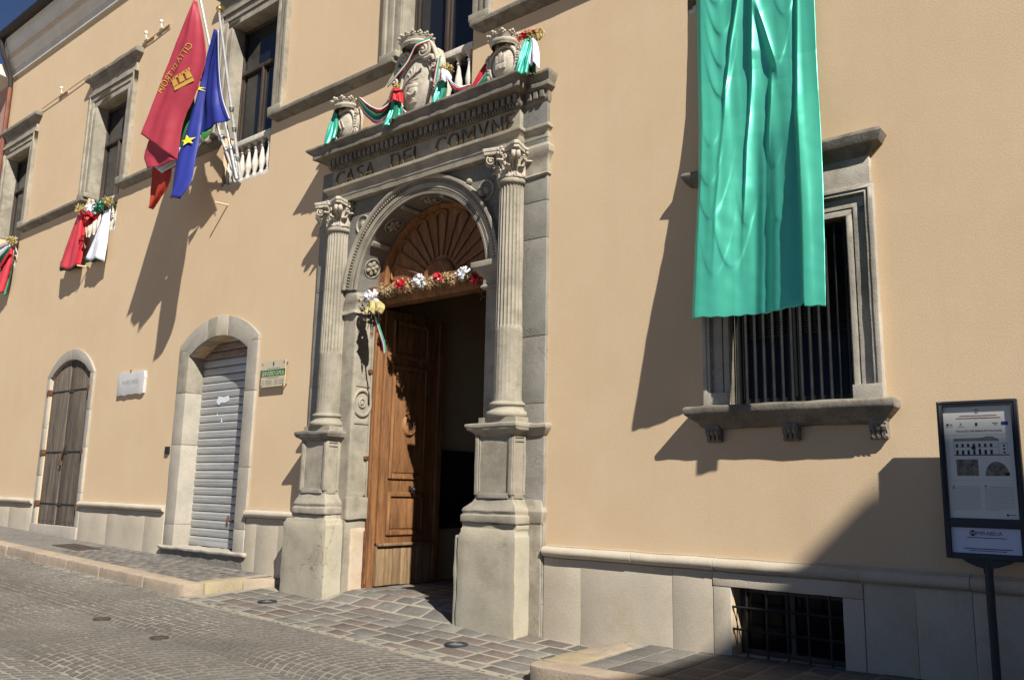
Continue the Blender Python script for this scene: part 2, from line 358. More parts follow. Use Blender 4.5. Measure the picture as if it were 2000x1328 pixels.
    def build(self, name, m, parent=None, bevel=0.0, wear=0.0, smooth=35, sub=0.0, seed=0, kind=None):
        me = bpy.data.meshes.new(name)
        me.from_pydata(self.v, [], self.f)
        ms = m if isinstance(m, (list, tuple)) else [m]
        for k in ms:
            me.materials.append(M[k])
        if len(ms) > 1:
            me.polygons.foreach_set('material_index', self.m)
        bm = bmesh.new(); bm.from_mesh(me)
        bmesh.ops.remove_doubles(bm, verts=bm.verts, dist=1e-5)
        bmesh.ops.recalc_face_normals(bm, faces=bm.faces)
        if bevel:
            es = [e for e in bm.edges if len(e.link_faces) == 2 and e.calc_face_angle(0) > 0.5]
            if es:
                bmesh.ops.bevel(bm, geom=es, offset=bevel, segments=2, affect='EDGES', profile=0.6, clamp_overlap=True)
        if sub:
            for _ in range(6):
                es = [e for e in bm.edges if e.calc_length() > sub]
                if not es: break
                bmesh.ops.subdivide_edges(bm, edges=es, cuts=1, use_grid_fill=True)
        if wear:
            for v in bm.verts:
                p = v.co * 5.0 + Vector((seed, 0, 0))
                q = v.co * 19.0 + Vector((0, seed, 0))
                v.co += noise.noise_vector(p) * wear + noise.noise_vector(q) * wear * 0.55
        bm.to_mesh(me); bm.free()
        if smooth:
            for p in me.polygons: p.use_smooth = True
            me.set_sharp_from_angle(angle=math.radians(smooth))
        o = bpy.data.objects.new(name, me)
        COL.objects.link(o)
        if parent: par(o, parent)
        if kind: o['kind'] = kind
        return o

def world_loc(o):
    l = Vector(o.location)
    p = o.parent
    while p:
        l += p.location; p = p.parent
    return l
def par(o, p):                              # no rotations are used on roots, so a plain offset keeps things in place
    w = Vector(o.location)
    o.parent = p
    o.location = w - world_loc(p)
def thing(name, label, cat, loc, group=None):
    o = bpy.data.objects.new(name, None); COL.objects.link(o)
    o.empty_display_size = 0.2
    o.location = loc; o['label'] = label; o['category'] = cat
    if group: o['group'] = group
    return o
def tag(o, label, cat, group=None):
    o['label'] = label; o['category'] = cat
    if group: o['group'] = group
    return o
def struct(o):
    o['kind'] = 'structure'
    return o
def inst(src, loc, parent, rotz=0.0, scale=None, m=None):     # another piece sharing src's mesh; loc in world space
    o = src.copy(); o.parent = None; COL.objects.link(o)
    o.location = loc
    o.rotation_euler = (0, 0, rotz)
    if scale: o.scale = scale
    par(o, parent)
    return o
def seg(c, hw, zs, rise):                   # segmental arch height above x
    R = (hw*hw + rise*rise)/(2*rise)
    return lambda x: zs + rise - R + math.sqrt(max(R*R - (x - c)**2, 0))
def plate(mb, x0, x1, z0, z1, yf, ops):     # a wall face with openings: (xa, xb, zb, top(x), reveal depth y, samples)
    xs = {x0, x1}
    for a, b, zb, top, yb, n in ops:
        xs |= {a + (b - a)*i/n for i in range(n + 1)}
    xs = sorted(x for x in xs if x0 <= x <= x1)
    for a, b in zip(xs, xs[1:]):
        if b - a < 1e-6: continue
        m = (a + b)/2
        la = lb = z0
        for oa, ob, zb, top, yb, n in sorted([o for o in ops if o[0] < m < o[1]], key=lambda o: o[2]):
            if zb > la + 1e-6:
                mb.fan([(a, yf, la), (b, yf, lb), (b, yf, zb), (a, yf, zb)])
            la, lb = top(a), top(b)
        mb.fan([(a, yf, la), (b, yf, lb), (b, yf, z1), (a, yf, z1)])
    for a, b, zb, top, yb, n in ops:
        mb.fan([(a, yf, zb), (a, yb, zb), (a, yb, top(a)), (a, yf, top(a))])
        mb.fan([(b, yf, zb), (b, yb, zb), (b, yb, top(b)), (b, yf, top(b))])
        if zb > z0: mb.fan([(a, yf, zb), (b, yf, zb), (b, yb, zb), (a, yb, zb)])
        for i in range(n):
            p, q = a + (b-a)*i/n, a + (b-a)*(i+1)/n
            mb.fan([(p, yf, top(p)), (q, yf, top(q)), (q, yb, top(q)), (p, yb, top(p))])
    return mb
def lerp(a, b, t): return a + (b - a)*t
def along(pts, t):                          # point at parameter t on a polyline, by length
    pts = [Vector(p) for p in pts]
    ls = [(b - a).length for a, b in zip(pts, pts[1:])]
    s = t*sum(ls)
    for i, l in enumerate(ls):
        if s <= l or i == len(ls) - 1:
            return pts[i].lerp(pts[i+1], min(max(s/max(l, 1e-9), 0), 1))
        s -= l
def smoothpath(pts, k=2):
    pts = [Vector(p) for p in pts]
    for _ in range(k):
        q = [pts[0]]
        for a, b in zip(pts, pts[1:]):
            q += [a.lerp(b, 0.25), a.lerp(b, 0.75)]
        q.append(pts[-1]); pts = q
    return pts
def text(name, s, m, place, w, h=None, parent=None, extr=0.004, off=0.0, fine=0):
    cu = bpy.data.curves.new(name, 'FONT')
    cu.body = s; cu.extrude = 0.5; cu.resolution_u = 3; cu.offset = off
    to = bpy.data.objects.new(name, cu); COL.objects.link(to)
    bpy.context.view_layer.update()
    me = bpy.data.meshes.new_from_object(to.evaluated_get(bpy.context.evaluated_depsgraph_get()))
    bpy.data.objects.remove(to)
    xs = [v.co.x for v in me.vertices]; ys = [v.co.y for v in me.vertices]
    x0, x1, y0, y1 = min(xs), max(xs), min(ys), max(ys)
    k = w/(x1 - x0); kh = (h/(y1 - y0)) if h else k
    if fine:                                # cut up so that it can follow a curved cloth
        bm = bmesh.new(); bm.from_mesh(me)
        bmesh.ops.triangulate(bm, faces=bm.faces)
        for _ in range(3):
            es = [e for e in bm.edges if e.calc_length()*max(k, kh) > fine]
            if es: bmesh.ops.subdivide_edges(bm, edges=es, cuts=1)
            bmesh.ops.triangulate(bm, faces=bm.faces)
        bm.to_mesh(me); bm.free()
    for v in me.vertices:
        v.co = place((v.co.x - x0)*k, (v.co.y - y0)*kh, (1 if v.co.z > 0 else 0)*extr)
    me.materials.clear(); me.materials.append(M[m])
    me.name = name
    o = bpy.data.objects.new(name, me); COL.objects.link(o)
    if parent: par(o, parent)
    return o

# ------------------------------------------------------------------ levels of the ground
def st(x, y):                               # sloping street
    x = min(max(x, -45), 25)
    base = -1.30 - 0.0286*(x + 9.9)
    return base + 0.045*y if y > -1.3 else base - 0.0585 + 0.01*(y + 1.3)
def ramp_in(x, y):                          # the paving rises a little towards the doorway
    z = st(x, min(y, 0))
    if -8.5 < x < -6.1 and y > -0.45:
        t = min(max((y + 0.45)/0.75, 0), 1)
        z = lerp(z, -1.245, t*t*(3 - 2*t))
    return z
def pav_l(x, y): return st(x, -1.25) + 0.13 + 0.03*(y + 1.25)
def pav_r(x, y): return -1.36 + 0.02*(x + 4.5) + 0.02*y

# ------------------------------------------------------------------ the town hall: wall
hall = thing('town_hall', 'two-storey town hall with cream orange stucco and grey stone window surrounds', 'building', (-11.0, 0, -1.3))
WIN_X = [-20.93, -16.28, -11.35, -7.16, -2.95]      # first floor windows
WZ0, WZ1 = 4.70, 7.57
door_in = seg(-16.77, 0.86, 1.98, 0.33)
door_out = seg(-16.77, 1.0, 2.02, 0.49)
shut_in = seg(-11.65, 0.83, 1.99, 0.27)
shut_out = seg(-11.67, 1.09, 2.18, 0.39)
arch_in = lambda x: 2.46 + math.sqrt(max(1.2**2 - (x + 7.285)**2, 0)) if abs(x + 7.285) < 1.2 else 2.46
ops = [(c - 0.65, c + 0.65, WZ0, (lambda x: WZ1), 0.30, 1) for c in WIN_X]
ops += [(-3.24, -2.16, 0.77, (lambda x: 2.32), 0.22, 1), (-3.27, -2.34, -1.34, (lambda x: -0.77), 0.25, 1)]
ops += [(-17.63, -15.91, -3.0, door_in, 0.12, 16), (-12.48, -10.82, -3.0, shut_in, 0.36, 16)]
ops += [(-7.285 - 1.2, -7.285 + 1.2, -3.0, arch_in, 0.5, 20)]
mb = plate(MB(), -21.95, 9.0, -3.0, 10.6, 0.0, ops)
mb.box(9.0, 9.2, 0.01, 9.0, -3.0, 10.6)
mb.box(-21.95, 9.2, 9.0, 9.2, -3.0, 10.6)
wall = mb.build('wall', 'stucco', hall, smooth=0)
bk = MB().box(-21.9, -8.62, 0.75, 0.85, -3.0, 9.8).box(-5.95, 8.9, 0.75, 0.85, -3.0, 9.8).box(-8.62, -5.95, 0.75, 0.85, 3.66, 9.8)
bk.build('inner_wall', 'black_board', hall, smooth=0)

# eaves, gutter, roof
MB().run([(0.1, 9.76), (-0.055, 9.76), (-0.055, 9.92), (0.1, 9.92)], -21.95, 9.2).build('eaves_band', 'white', hall, smooth=0)
MB().run([(0.1, 9.92), (-0.075, 9.92), (-0.10, 9.95), (-0.13, 10.02), (-0.17, 10.09), (-0.19, 10.11), (-0.19, 10.17), (0.1, 10.17)], -21.95, 9.2).build('eaves_moulding', 'white', hall, smooth=30)
MB().run([(0.1, 10.17), (-0.21, 10.17), (-0.22, 10.20), (-0.22, 10.25), (0.1, 10.25)], -21.95, 9.2).build('eaves_fillet', 'cream', hall, smooth=0)
MB().run([(0.1, 10.25), (-0.23, 10.25), (-0.25, 10.32), (-0.28, 10.40), (-0.31, 10.46), (-0.31, 10.54), (0.1, 10.54)], -21.95, 9.2).build('eaves_cove', 'white', hall, smooth=30)
MB().run([(0.1, 10.54), (-0.34, 10.54), (-0.34, 10.62), (0.1, 10.62)], -21.95, 9.2).build('eaves_board', 'white', hall, smooth=0)
g = MB()
GY, GZ = -0.40, 10.72
gp = [(GY + 0.11*math.cos(a), GZ + 0.11*math.sin(a)) for a in [PI + PI*i/10 for i in range(11)]] + [(GY + 0.095*math.cos(a), GZ + 0.095*math.sin(a)) for a in [2*PI - PI*i/10 for i in range(11)]]
g.run(gp, -21.95, 9.2)
for i in range(26):
    g.box(-21.5 + 1.2*i, -21.47 + 1.2*i, GY - .12, GY + .1, GZ - .005, GZ + .015)
g.build('gutter', 'gutter', hall, smooth=40)
MB().run([(-0.40, 10.80), (-0.40, 10.86), (4.2, 12.7), (9.2, 10.8), (9.2, 10.6), (0.1, 10.63), (-0.32, 10.63)], -21.95, 9.2).build('roof', 'tile', hall, smooth=0)
dp = smoothpath([(-21.83, -0.40, 10.64), (-21.83, -0.38, 10.30), (-21.83, -0.12, 9.80), (-21.83, -0.10, 9.45)], 2)
MB().tube(dp, 0.055, 10).build('downpipe_elbow', 'gutter', hall)
MB().tube([(-21.83, -0.10, 9.5), (-21.83, -0.10, -0.9)], 0.05, 10).build('downpipe', 'copper', hall)

# first-floor string course, running from window to window
edges = [-21.95] + [v for c in WIN_X for v in (c - 0.65, c + 0.65)] + [9.0]
for i in range(0, len(edges), 2):
    a, b = edges[i], edges[i+1]
    if b - a < 0.1: continue
    a2 = a + (0.16 if i else 0); b2 = b - (0.16 if i < len(edges) - 2 else 0)
    MB().rings([(a2, b2, -0.02, 5.47), (a2 - 0.02, b2 + 0.02, -0.045, 5.495), (a2 - 0.05, b2 + 0.05, -0.05, 5.50), (a2 - 0.08, b2 + 0.08, -0.085, 5.53),
                (a2 - 0.12, b2 + 0.12, -0.125, 5.55), (a2 - 0.12, b2 + 0.12, -0.125, 5.60), (a2 - 0.1, b2 + 0.1, -0.10, 5.63)], 0.05).build(
        'string_course', 'stone_dark', hall, bevel=0.006, sub=0.22, wear=0.006, seed=i)

# ------------------------------------------------------------------ first-floor windows
def lathe_baluster():
    p = [(0.046, 0), (0.046, .035), (.034, .04), (.036, .06), (.026, .075), (.030, .10), (.046, .16), (.053, .21), (.047, .27), (.032, .35), (.023, .42), (.021, .46),
         (.032, .475), (.032, .49), (.022, .50), (.024, .53), (.036, .545), (.042, .555), (.042, .60)]
    return p
def upper_window(c):
    x0, x1 = c - 0.65, c + 0.65
    f = MB()                                # casement frame, set back in the opening
    y0, y1 = 0.20, 0.26
    f.box(x0, x0 + .045, y0, y1, WZ0, WZ1).box(x1 - .045, x1, y0, y1, WZ0, WZ1).box(x0 + .06, x1 - .06, y0, y1, WZ1 - .06, WZ1)
    w = f.build('window', 'frame_wood', hall, bevel=0.006)
    w['label'] = None; del w['label']
    MB().box(x0 + .06, x1 - .06, y0 - .02, y1 - .01, 6.74, 6.81).build('transom', 'frame_wood', w, bevel=0.006)
    MB().box(c - .022, c + .022, y0 - .02, y1 - .01, WZ0, 6.74).build('mullion', 'frame_wood', w, bevel=0.006)
    st_ = MB()
    for a, b in ((x0 + .06, c - .022), (c + .022, x1 - .06)):
        st_.box(a, a + .035, y0 + .01, y1 - .02, WZ0, 6.74).box(b - .035, b, y0 + .01, y1 - .02, WZ0, 6.74)
    st_.build('sash', 'frame_wood', w)
    for a, b, z0, z1 in ((x0 + .06, c - .022, WZ0, 6.74), (c + .022, x1 - .06, WZ0, 6.74), (x0 + .06, x1 - .06, 6.81, WZ1 - .06)):
        MB().box(a, b, y0 + .04, y0 + .05, z0, z1).build('pane', 'pane', w, smooth=0)
    s = MB()                                # stone surround: two fasciae and an outer roll on each side and over the top
    for k, (o, i, y) in enumerate(((0.315, 0.25, -0.085), (0.25, 0.13, -0.055), (0.13, 0.0, -0.035))):
        s.box(x0 - o, x0 - i, y, 0.05, 5.62, WZ1 + i).box(x1 + i, x1 + o, y, 0.05, 5.62, WZ1 + i)
        s.box(x0 - o, x1 + o, y, 0.05, WZ1 + i, WZ1 + o - 0.002)
    s.box(x0 - .05, x0 + .016, -.02, .205, 5.62, WZ1 + .04).box(x1 - .016, x1 + .05, -.02, .205, 5.62, WZ1 + .04).box(x0 + .016, x1 - .016, -.02, .205, WZ1 - .016, WZ1 + .04)
    s.box(x0 - .33, x0 + .003, -0.10, 0.05, 5.628, 5.72).box(x1 - .003, x1 + .33, -0.10, 0.05, 5.628, 5.72)
    s.build('surround', 'stone', w, bevel=0.008, sub=0.3, wear=0.004, seed=c)
    MB().box(x0 - .29, x1 + .29, -0.045, 0.05, WZ1 + .315, 8.055).build('frieze', 'stone', w, bevel=0.004)
    MB().rings([(x0 - .30, x1 + .30, -0.05, 8.05), (x0 - .34, x1 + .34, -0.075, 8.09), (x0 - .36, x1 + .36, -0.085, 8.10), (x0 - .36, x1 + .36, -0.085, 8.13), (x0 - .42, x1 + .42, -0.13, 8.17),
                (x0 - .45, x1 + .45, -0.155, 8.19), (x0 - .45, x1 + .45, -0.155, 8.25), (x0 - .43, x1 + .43, -0.13, 8.30)], 0.05).build('cornice', 'stone_dark', w, bevel=0.006, sub=0.2, wear=0.012, seed=c + 3)
    MB().box(x0, x1, -0.01, 0.115, 5.34, 5.43).build('handrail', 'baluster', w, bevel=0.012)
    MB().box(x0, x1, 0.006, 0.12, WZ0, 4.755).build('balustrade_base', 'baluster', w, bevel=0.008)
    MB().box(x0, x1, 0.004, 0.3, 4.60, WZ0 + .002).build('window_sill', 'cream', w)
    src = None
    for i in range(7):
        x = x0 + 0.10 + i*(1.30 - 0.20)/6
        if src is None:
            src = MB().lathe(lathe_baluster(), 0, 0, 14).box(-.05, .05, -.05, .05, -0.002, .03).box(-.05, .05, -.05, .05, .575, .59).build('baluster', 'baluster', None)
            src.location = (x, 0.06, 4.752); par(src, w)
        else:
            inst(src, (x, 0.06, 4.752), w)
    return w
for c in WIN_X: upper_window(c)

# ------------------------------------------------------------------ ground-floor window with iron bars
x0, x1, z0, z1 = -3.24, -2.16, 0.77, 2.32
w = MB().box(x0, x0 + .06, .11, .17, z0, z1).box(x1 - .06, x1, .11, .17, z0, z1).box(x0 + .06, x1 - .06, .11, .17, z1 - .06, z1).box(x0 + .06, x1 - .06, .11, .17, z0, z0 + .07).box(-2.75, -2.67, .10, .17, z0 + .07, z1 - .06).build('barred_window', 'louvre', hall)
MB().box(x0 - .03, x0 + .012, -.02, .105, z0, z1).box(x1 - .012, x1 + .03, -.02, .105, z0, z1).box(x0 + .012, x1 - .012, -.02, .105, z1 - .012, z1 + .03).build('reveal_lining', 'stone_dark', w, bevel=.003)
for a, b in ((x0 + .06, -2.75), (-2.67, x1 - .06)):
    MB().box(a, b, .165, .175, z0 + .06, z1 - .05).build('pane', 'dark_pane', w, smooth=0)
    lv = MB()
    for k in range(34):
        z = z0 + .62 + k*.026
        lv.obox(((a+b)/2, .15, z), ((b-a)/2, 0, 0), (0, .010, -.010), (0, .002, .002))
    lv.build('louvre', 'louvre', w, smooth=0, kind='stuff')
src = None
for i in range(13):
    x = x0 + 0.045 + i*(x1 - x0 - .09)/12
    if src is None:
        src = MB().tube([(0, 0, 0), (0, 0, z1 - z0 + .02)], .0145, 8).build('bar', 'iron', None)
        src.location = (x, .045, z0 - .01); par(src, w)
    else: inst(src, (x, .045, z0 - .01), w)
def frame_pieces(o, i, y, yb=0.05):         # left jamb, right jamb, lintel of one fascia
    return [(x0 - o, x0 - i, y, yb, z0, z1 + i), (x1 + i, x1 + o, y, yb, z0, z1 + i), (x0 - o, x1 + o, y, yb, z1 + i, z1 + o)]
s = MB()
for o, i, y in ((.232, .195, -.085), (.195, .165, -.075), (.165, .152, -.045), (.152, .06, -.038), (.06, .05, -.018), (.05, -.0, -.032)):
    for b in frame_pieces(o - .0005, i, y): s.box(*b)
s.box(x0 - .23, x0 + .0, -.088, .05, z0 - .01, z0 + .12).box(x1, x1 + .23, -.088, .05, z0 - .01, z0 + .12)
s.build('surround', 'stone_pale', w, bevel=.004, sub=.2, wear=.003)
bd = MB()
for i in range(46): bd.ell((x1 + .158, -.05, z0 + .16 + i*.0345), .011, .012, .013, 6, 4).ell((x0 - .158, -.05, z0 + .16 + i*.0345), .011, .012, .013, 6, 4)
for i in range(38): bd.ell((x0 - .15 + i*.037, -.05, z1 + .158), .013, .012, .011, 6, 4)
bd.build('bead_row', 'stone', w, kind='stuff')
MB().box(x0 - .215, x1 + .215, -.06, .05, z1 + .232, 2.80).build('frieze', 'stone_pale', w, bevel=.004)
MB().rings([(x0 - .22, x1 + .21, -.065, 2.795), (x0 - .25, x1 + .24, -.085, 2.83), (x0 - .26, x1 + .25, -.09, 2.845), (x0 - .30, x1 + .28, -.115, 2.875), (x0 - .345, x1 + .315, -.135, 2.88), (x0 - .36, x1 + .33, -.145, 2.91),
            (x0 - .385, x1 + .355, -.16, 2.955), (x0 - .37, x1 + .34, -.15, 2.985), (x0 - .2, x1 + .2, -.05, 3.01)], .05).build('cornice', 'stone_dark', w, bevel=.004, sub=.15, wear=.006)
MB().rings([(x0 - .24, x1 + .22, -.06, .575), (x0 - .27, x1 + .25, -.10, .60), (x0 - .27, x1 + .25, -.105, .615), (x0 - .31, x1 + .29, -.15, .65), (x0 - .33, x1 + .30, -.165, .665), (x0 - .36, x1 + .325, -.195, .69),
            (x0 - .37, x1 + .33, -.205, .71), (x0 - .37, x1 + .33, -.205, .75), (x0 - .35, x1 + .32, -.19, .768), (x0 - .2, x1 + .2, -.0, .772)], .25).build('sill', 'stone_dark', w, bevel=.005, sub=.12, wear=.011)
for x in (-3.39, -2.69, -1.985):
    b = MB()
    pr = [(.05, .60), (-.10, .60), (-.10, .575), (-.09, .565), (-.095, .545), (-.085, .52), (-.065, .507), (-.055, .49), (-.068, .475), (-.06, .455), (-.04, .45), (-.02, .465), (.05, .465)]
    b.run(pr, x - .065, x + .065)
    for k in (-.04, 0, .04): b.run([(y - .008, z) for y, z in pr[3:10]], x + k - .012, x + k + .012)
    b.build('bracket', 'stone_dark', w, bevel=.003, wear=.003)

# ------------------------------------------------------------------ plinth: slabs, roll moulding, basement window
def plinth_slab(a, b, zt, zb, y, m='plinth', seed=0):
    MB().box(a + .0015, b - .0015, y, .04, zb, zt).build('plinth_slab', m, hall, bevel=.002, sub=.35, wear=.003, seed=seed)
RS = [(-5.29, -4.835), (-4.835, -3.835), (-3.835, -3.44), (-2.175, -1.80), (-1.80, -1.415), (-1.415, -0.85), (-0.85, -.2), (-.2, .5), (.5, 1.4), (1.4, 2.3), (2.3, 3.4), (3.4, 4.6)]
for i, (a, b) in enumerate(RS): plinth_slab(a, b, -.655, -1.75, -.035 - .0015*(i % 3), seed=i*3.1)
MB().box(-3.437, -2.178, -.045, .04, -.775, -.655).build('basement_lintel', 'plinth', hall, bevel=.005, sub=.3, wear=.004)
MB().box(-3.437, -3.275, -.04, .04, -1.45, -.778).build('basement_jamb', 'plinth', hall, bevel=.005, sub=.3, wear=.004)
MB().box(-2.335, -2.178, -.042, .04, -1.45, -.778).build('basement_jamb', 'plinth', hall, bevel=.005, sub=.3, wear=.004)
MB().box(-3.275, -2.335, -.05, .25, -1.60, -1.335).build('basement_sill', 'plinth', hall, bevel=.005, sub=.3, wear=.004)
bw = MB().box(-3.27, -3.22, .14, .20, -1.33, -.775).box(-2.39, -2.34, .14, .20, -1.33, -.775).box(-3.22, -2.39, .14, .20, -.825, -.775).box(-3.22, -2.39, .14, .20, -1.33, -1.29).box(-2.83, -2.79, .14, .20, -1.29, -.825).build('basement_window', 'frame_wood', hall)
MB().box(-3.22, -2.39, .17, .18, -1.29, -.825).build('pane', 'dark_pane', bw, smooth=0)
src = None
for i in range(5):
    x = -3.15 + i*.175
    if src is None:
        src = MB().tube([(0, 0, 0), (0, 0, .58)], .010, 6).build('bar', 'iron', None); src.location = (x, .0, -1.345); par(src, bw)
    else: inst(src, (x, .0, -1.345), bw)
for z in (-.94, -1.12): MB().tube([(-3.29, -.012, z), (-2.32, -.012, z)], .011, 6).build('crossbar', 'iron', bw)
def roll(a, b, z, seed):                    # half-round roll on top of the plinth
    pr = [(.03, z + .125), (-.035, z + .125)] + [(-.035 - .062*math.sin(t), z + .062 + .052*math.cos(t)) for t in [PI*k/8 for k in range(9)]] + [(-.05, z), (.03, z - .004)]
    MB().run(pr, a, b).build('plinth_moulding', 'plinth', hall, bevel=0, sub=.3, wear=.006, seed=seed)
for i, (a, b) in enumerate(((-5.28, -4.24), (-4.235, -3.42), (-3.415, -2.19), (-2.185, -1.42), (-1.415, .2), (.205, 2.2), (2.205, 4.6))): roll(a, b, -.66, i*2.3)
for a, b in ((-21.75, -17.80), (-15.77, -12.80), (-10.55, -9.26)): roll(a, b, -.455, a)
for i, (a, b) in enumerate(((-21.7, -20.1), (-20.1, -18.9), (-18.9, -17.80), (-15.77, -14.70), (-14.70, -13.40), (-13.40, -12.80), (-10.56, -10.29), (-10.29, -9.78), (-9.78, -9.24))):
    plinth_slab(a, b, -.455, -1.5, -.03 - .0015*(i % 3), seed=i*5.7)

# ------------------------------------------------------------------ arched plank door at the far left
dr = MB()
def arch_piece(xa, xb, fin, fout, y, yb, n=10):
    mb = MB()
    top = [(lerp(xa, xb, i/n), fout(lerp(xa, xb, i/n))) for i in range(n + 1)]
    bot = [(lerp(xa, xb, i/n), fin(lerp(xa, xb, i/n))) for i in range(n + 1)]
    mb.prism(bot + top[::-1], y, yb)
    return mb
door = MB().box(-17.63, -15.91, .085, .10, -.85, 1.9).build('plank_door', 'black_board', hall)
n = 9
for i in range(n):
    a = -17.62 + i*1.70/n; b = a + 1.70/n - .007
    zt = min(door_in(a), door_in(b)) + .015
    za, zb = door_in(a) - .01, door_in(b) - .01
    yy = .018 + random.uniform(0, .008) + (.012 if i in (4,) else 0)
    m = MB()
    vs = [(a, yy, -.79), (b, yy, -.80), (b, yy, zb), (a, yy, za), (a, yy + .05, -.79), (b, yy + .05, -.80), (b, yy + .05, zb), (a, yy + .05, za)]
    m.add(vs, [(0,1,2,3), (4,7,6,5), (0,4,5,1), (1,5,6,2), (2,6,7,3), (3,7,4,0)])
    m.build('plank', 'wood_grey', door, bevel=.004)
for z in (1.72, .55, -.42):
    MB().box(-17.60, -15.93, .010, .018, z - .009, z + .009).build('strap_hinge', 'iron', door)
    MB().box(-17.70, -17.60, -.045, .05, z - .05, z + .05).box(-17.69, -17.62, -.055, -.04, z - .075, z + .03).build('hinge_pin', 'rust', door, bevel=.008)
    MB().box(-15.96, -15.87, -.045, .05, z - .04, z + .05).box(-15.95, -15.89, -.055, -.04, z - .075, z + .04).build('hinge_pin', 'rust', door, bevel=.008)
MB().tube(smoothpath([(-16.74, .015, .66), (-16.70, -.01, .70), (-16.78, -.02, .50), (-16.84, -.02, .36)]), .012, 6).tube([(-16.80, .0, .55), (-16.80, -.03, .40), (-16.86, -.03, .30), (-16.78, -.03, .30), (-16.80, -.02, .40)], .012, 6).build('latch', 'rust', door)
nl = MB()
for z in (1.72, .55, -.42, -.74):
    for i in range(26): nl.ell((-17.56 + i*.063, .008, z + random.uniform(-.01, .01)), .008, .006, .008, 6, 4)
nl.build('nail_row', 'iron', door, kind='stuff')
for a, b, z0, z1 in ((-17.77, -17.632, -.82, .10), (-17.77, -17.632, .105, 1.02), (-17.77, -17.632, 1.025, 2.0), (-15.908, -15.77, -.86, -.2), (-15.908, -15.77, -.195, .62), (-15.908, -15.77, .625, 1.3), (-15.908, -15.77, 1.305, 2.0)):
    MB().box(a, b, -.04, .11, z0, z1).build('jamb_stone', 'pale_frame', door, bevel=.006, sub=.3, wear=.004, seed=z0)
arch_piece(-17.77, -16.80, lambda x: max(door_in(min(max(x, -17.63), -15.91)), 2.003), door_out, -.04, .11).build('arch_stone', 'pale_frame', door, bevel=.005, wear=.003)
arch_piece(-16.796, -15.77, lambda x: max(door_in(min(max(x, -17.63), -15.91)), 2.003), door_out, -.04, .11).build('arch_stone', 'pale_frame', door, bevel=.005, wear=.003)
MB().box(-17.77, -15.77, -.06, .12, -1.2, -.81).build('door_step', 'pale_frame', door, bevel=.01, sub=.3, wear=.005)

# ------------------------------------------------------------------ roller shutter in its arched stone surround
sh = MB().box(-12.50, -10.80, .265, .28, -.95, 2.4).build('roller_shutter', 'joint_rust', hall)
src = {}
for i in range(26):
    z = -.915 + i*.125
    key = 'shutter_brown' if i in (23, 24) else 'shutter'  # two slats near the top are browner
    if key not in src:
        pr = [(.26, .004), (.245, .006), (.240, .02), (.236, .055), (.240, .062), (.234, .075), (.238, .10), (.248, .117), (.26, .119)]
        o = MB().run(pr, -12.49, -10.81).build('slat', key, None); src[key] = o; o.location = (0, 0, z); par(o, sh)
    else: inst(src[key], (0, 0, z), sh)
MB().box(-12.455, -10.845, .225, .255, -.93, -.87).build('bottom_rail', 'shutter', sh, bevel=.005)
for x in (-11.42, -11.2):
    MB().tube([(x, .236, -.60), (x, .222, -.57), (x, .214, -.53), (x, .222, -.49), (x, .236, -.46)], [.016, .012, .018, .012, .016], 8).build('lock_handle', 'rust', sh)
MB().ell((-11.31, .236, -.53), .014, .01, .014, 10, 6).build('keyhole', 'rust', sh)
rg = MB()
rg.fan([(-12.0, .231, 1.27), (-11.93, .231, 1.22), (-11.86, .231, 1.26), (-11.76, .231, 1.25), (-11.64, .231, 1.28), (-11.66, .231, 1.36), (-11.80, .231, 1.34), (-11.95, .231, 1.36)])
rg.fan([(-11.98, .231, 1.06), (-11.93, .231, 1.04), (-11.93, .231, 1.10)]).fan([(-11.83, .231, .93), (-11.78, .231, .96), (-11.82, .231, 1.03)])
rg.build('paper_remnant', 'white_cloth', sh, smooth=0)
for a, b, z0, z1, m in ((-12.76, -12.465, -.62, .60, 'pale_frame'), (-12.76, -12.465, .605, 1.42, 'pale_frame'), (-12.76, -12.465, 1.425, 2.10, 'stone'), (-12.76, -12.465, -.95, -.625, 'pale_frame'),
                        (-10.835, -10.575, -.62, .25, 'pale_frame'), (-10.835, -10.575, .255, 1.35, 'pale_frame'), (-10.835, -10.575, 1.355, 2.10, 'pale_frame'), (-10.835, -10.575, -.97, -.625, 'pale_frame')):
    MB().box(a, b, -.04, .34, z0, z1).build('jamb_stone', m, sh, bevel=.008, sub=.3, wear=.005, seed=z0)
fin = lambda x: max(shut_in(min(max(x, -12.48), -10.82)), 2.103 if not -12.48 < x < -10.82 else 0)
for a, b, m in ((-12.76, -11.98, 'pale_frame'), (-11.976, -11.72, 'stone'), (-11.716, -11.40, 'plinth'), (-11.396, -10.575, 'pale_frame')):
    arch_piece(a, b, fin, shut_out, -.04, .34).build('arch_stone', m, sh, bevel=.006, wear=.003)
MB().rings([(-12.80, -10.50, -.05, -1.0), (-12.82, -10.49, -.09, -.985), (-12.82, -10.49, -.095, -.955), (-12.80, -10.51, -.08, -.94)], .36).build('threshold', 'pale_frame', sh, bevel=.006, sub=.12, wear=.012)
MB().box(-12.79, -10.56, -.045, .3, -1.5, -1.0).build('threshold_base', 'cement', sh, sub=.15, wear=.01)

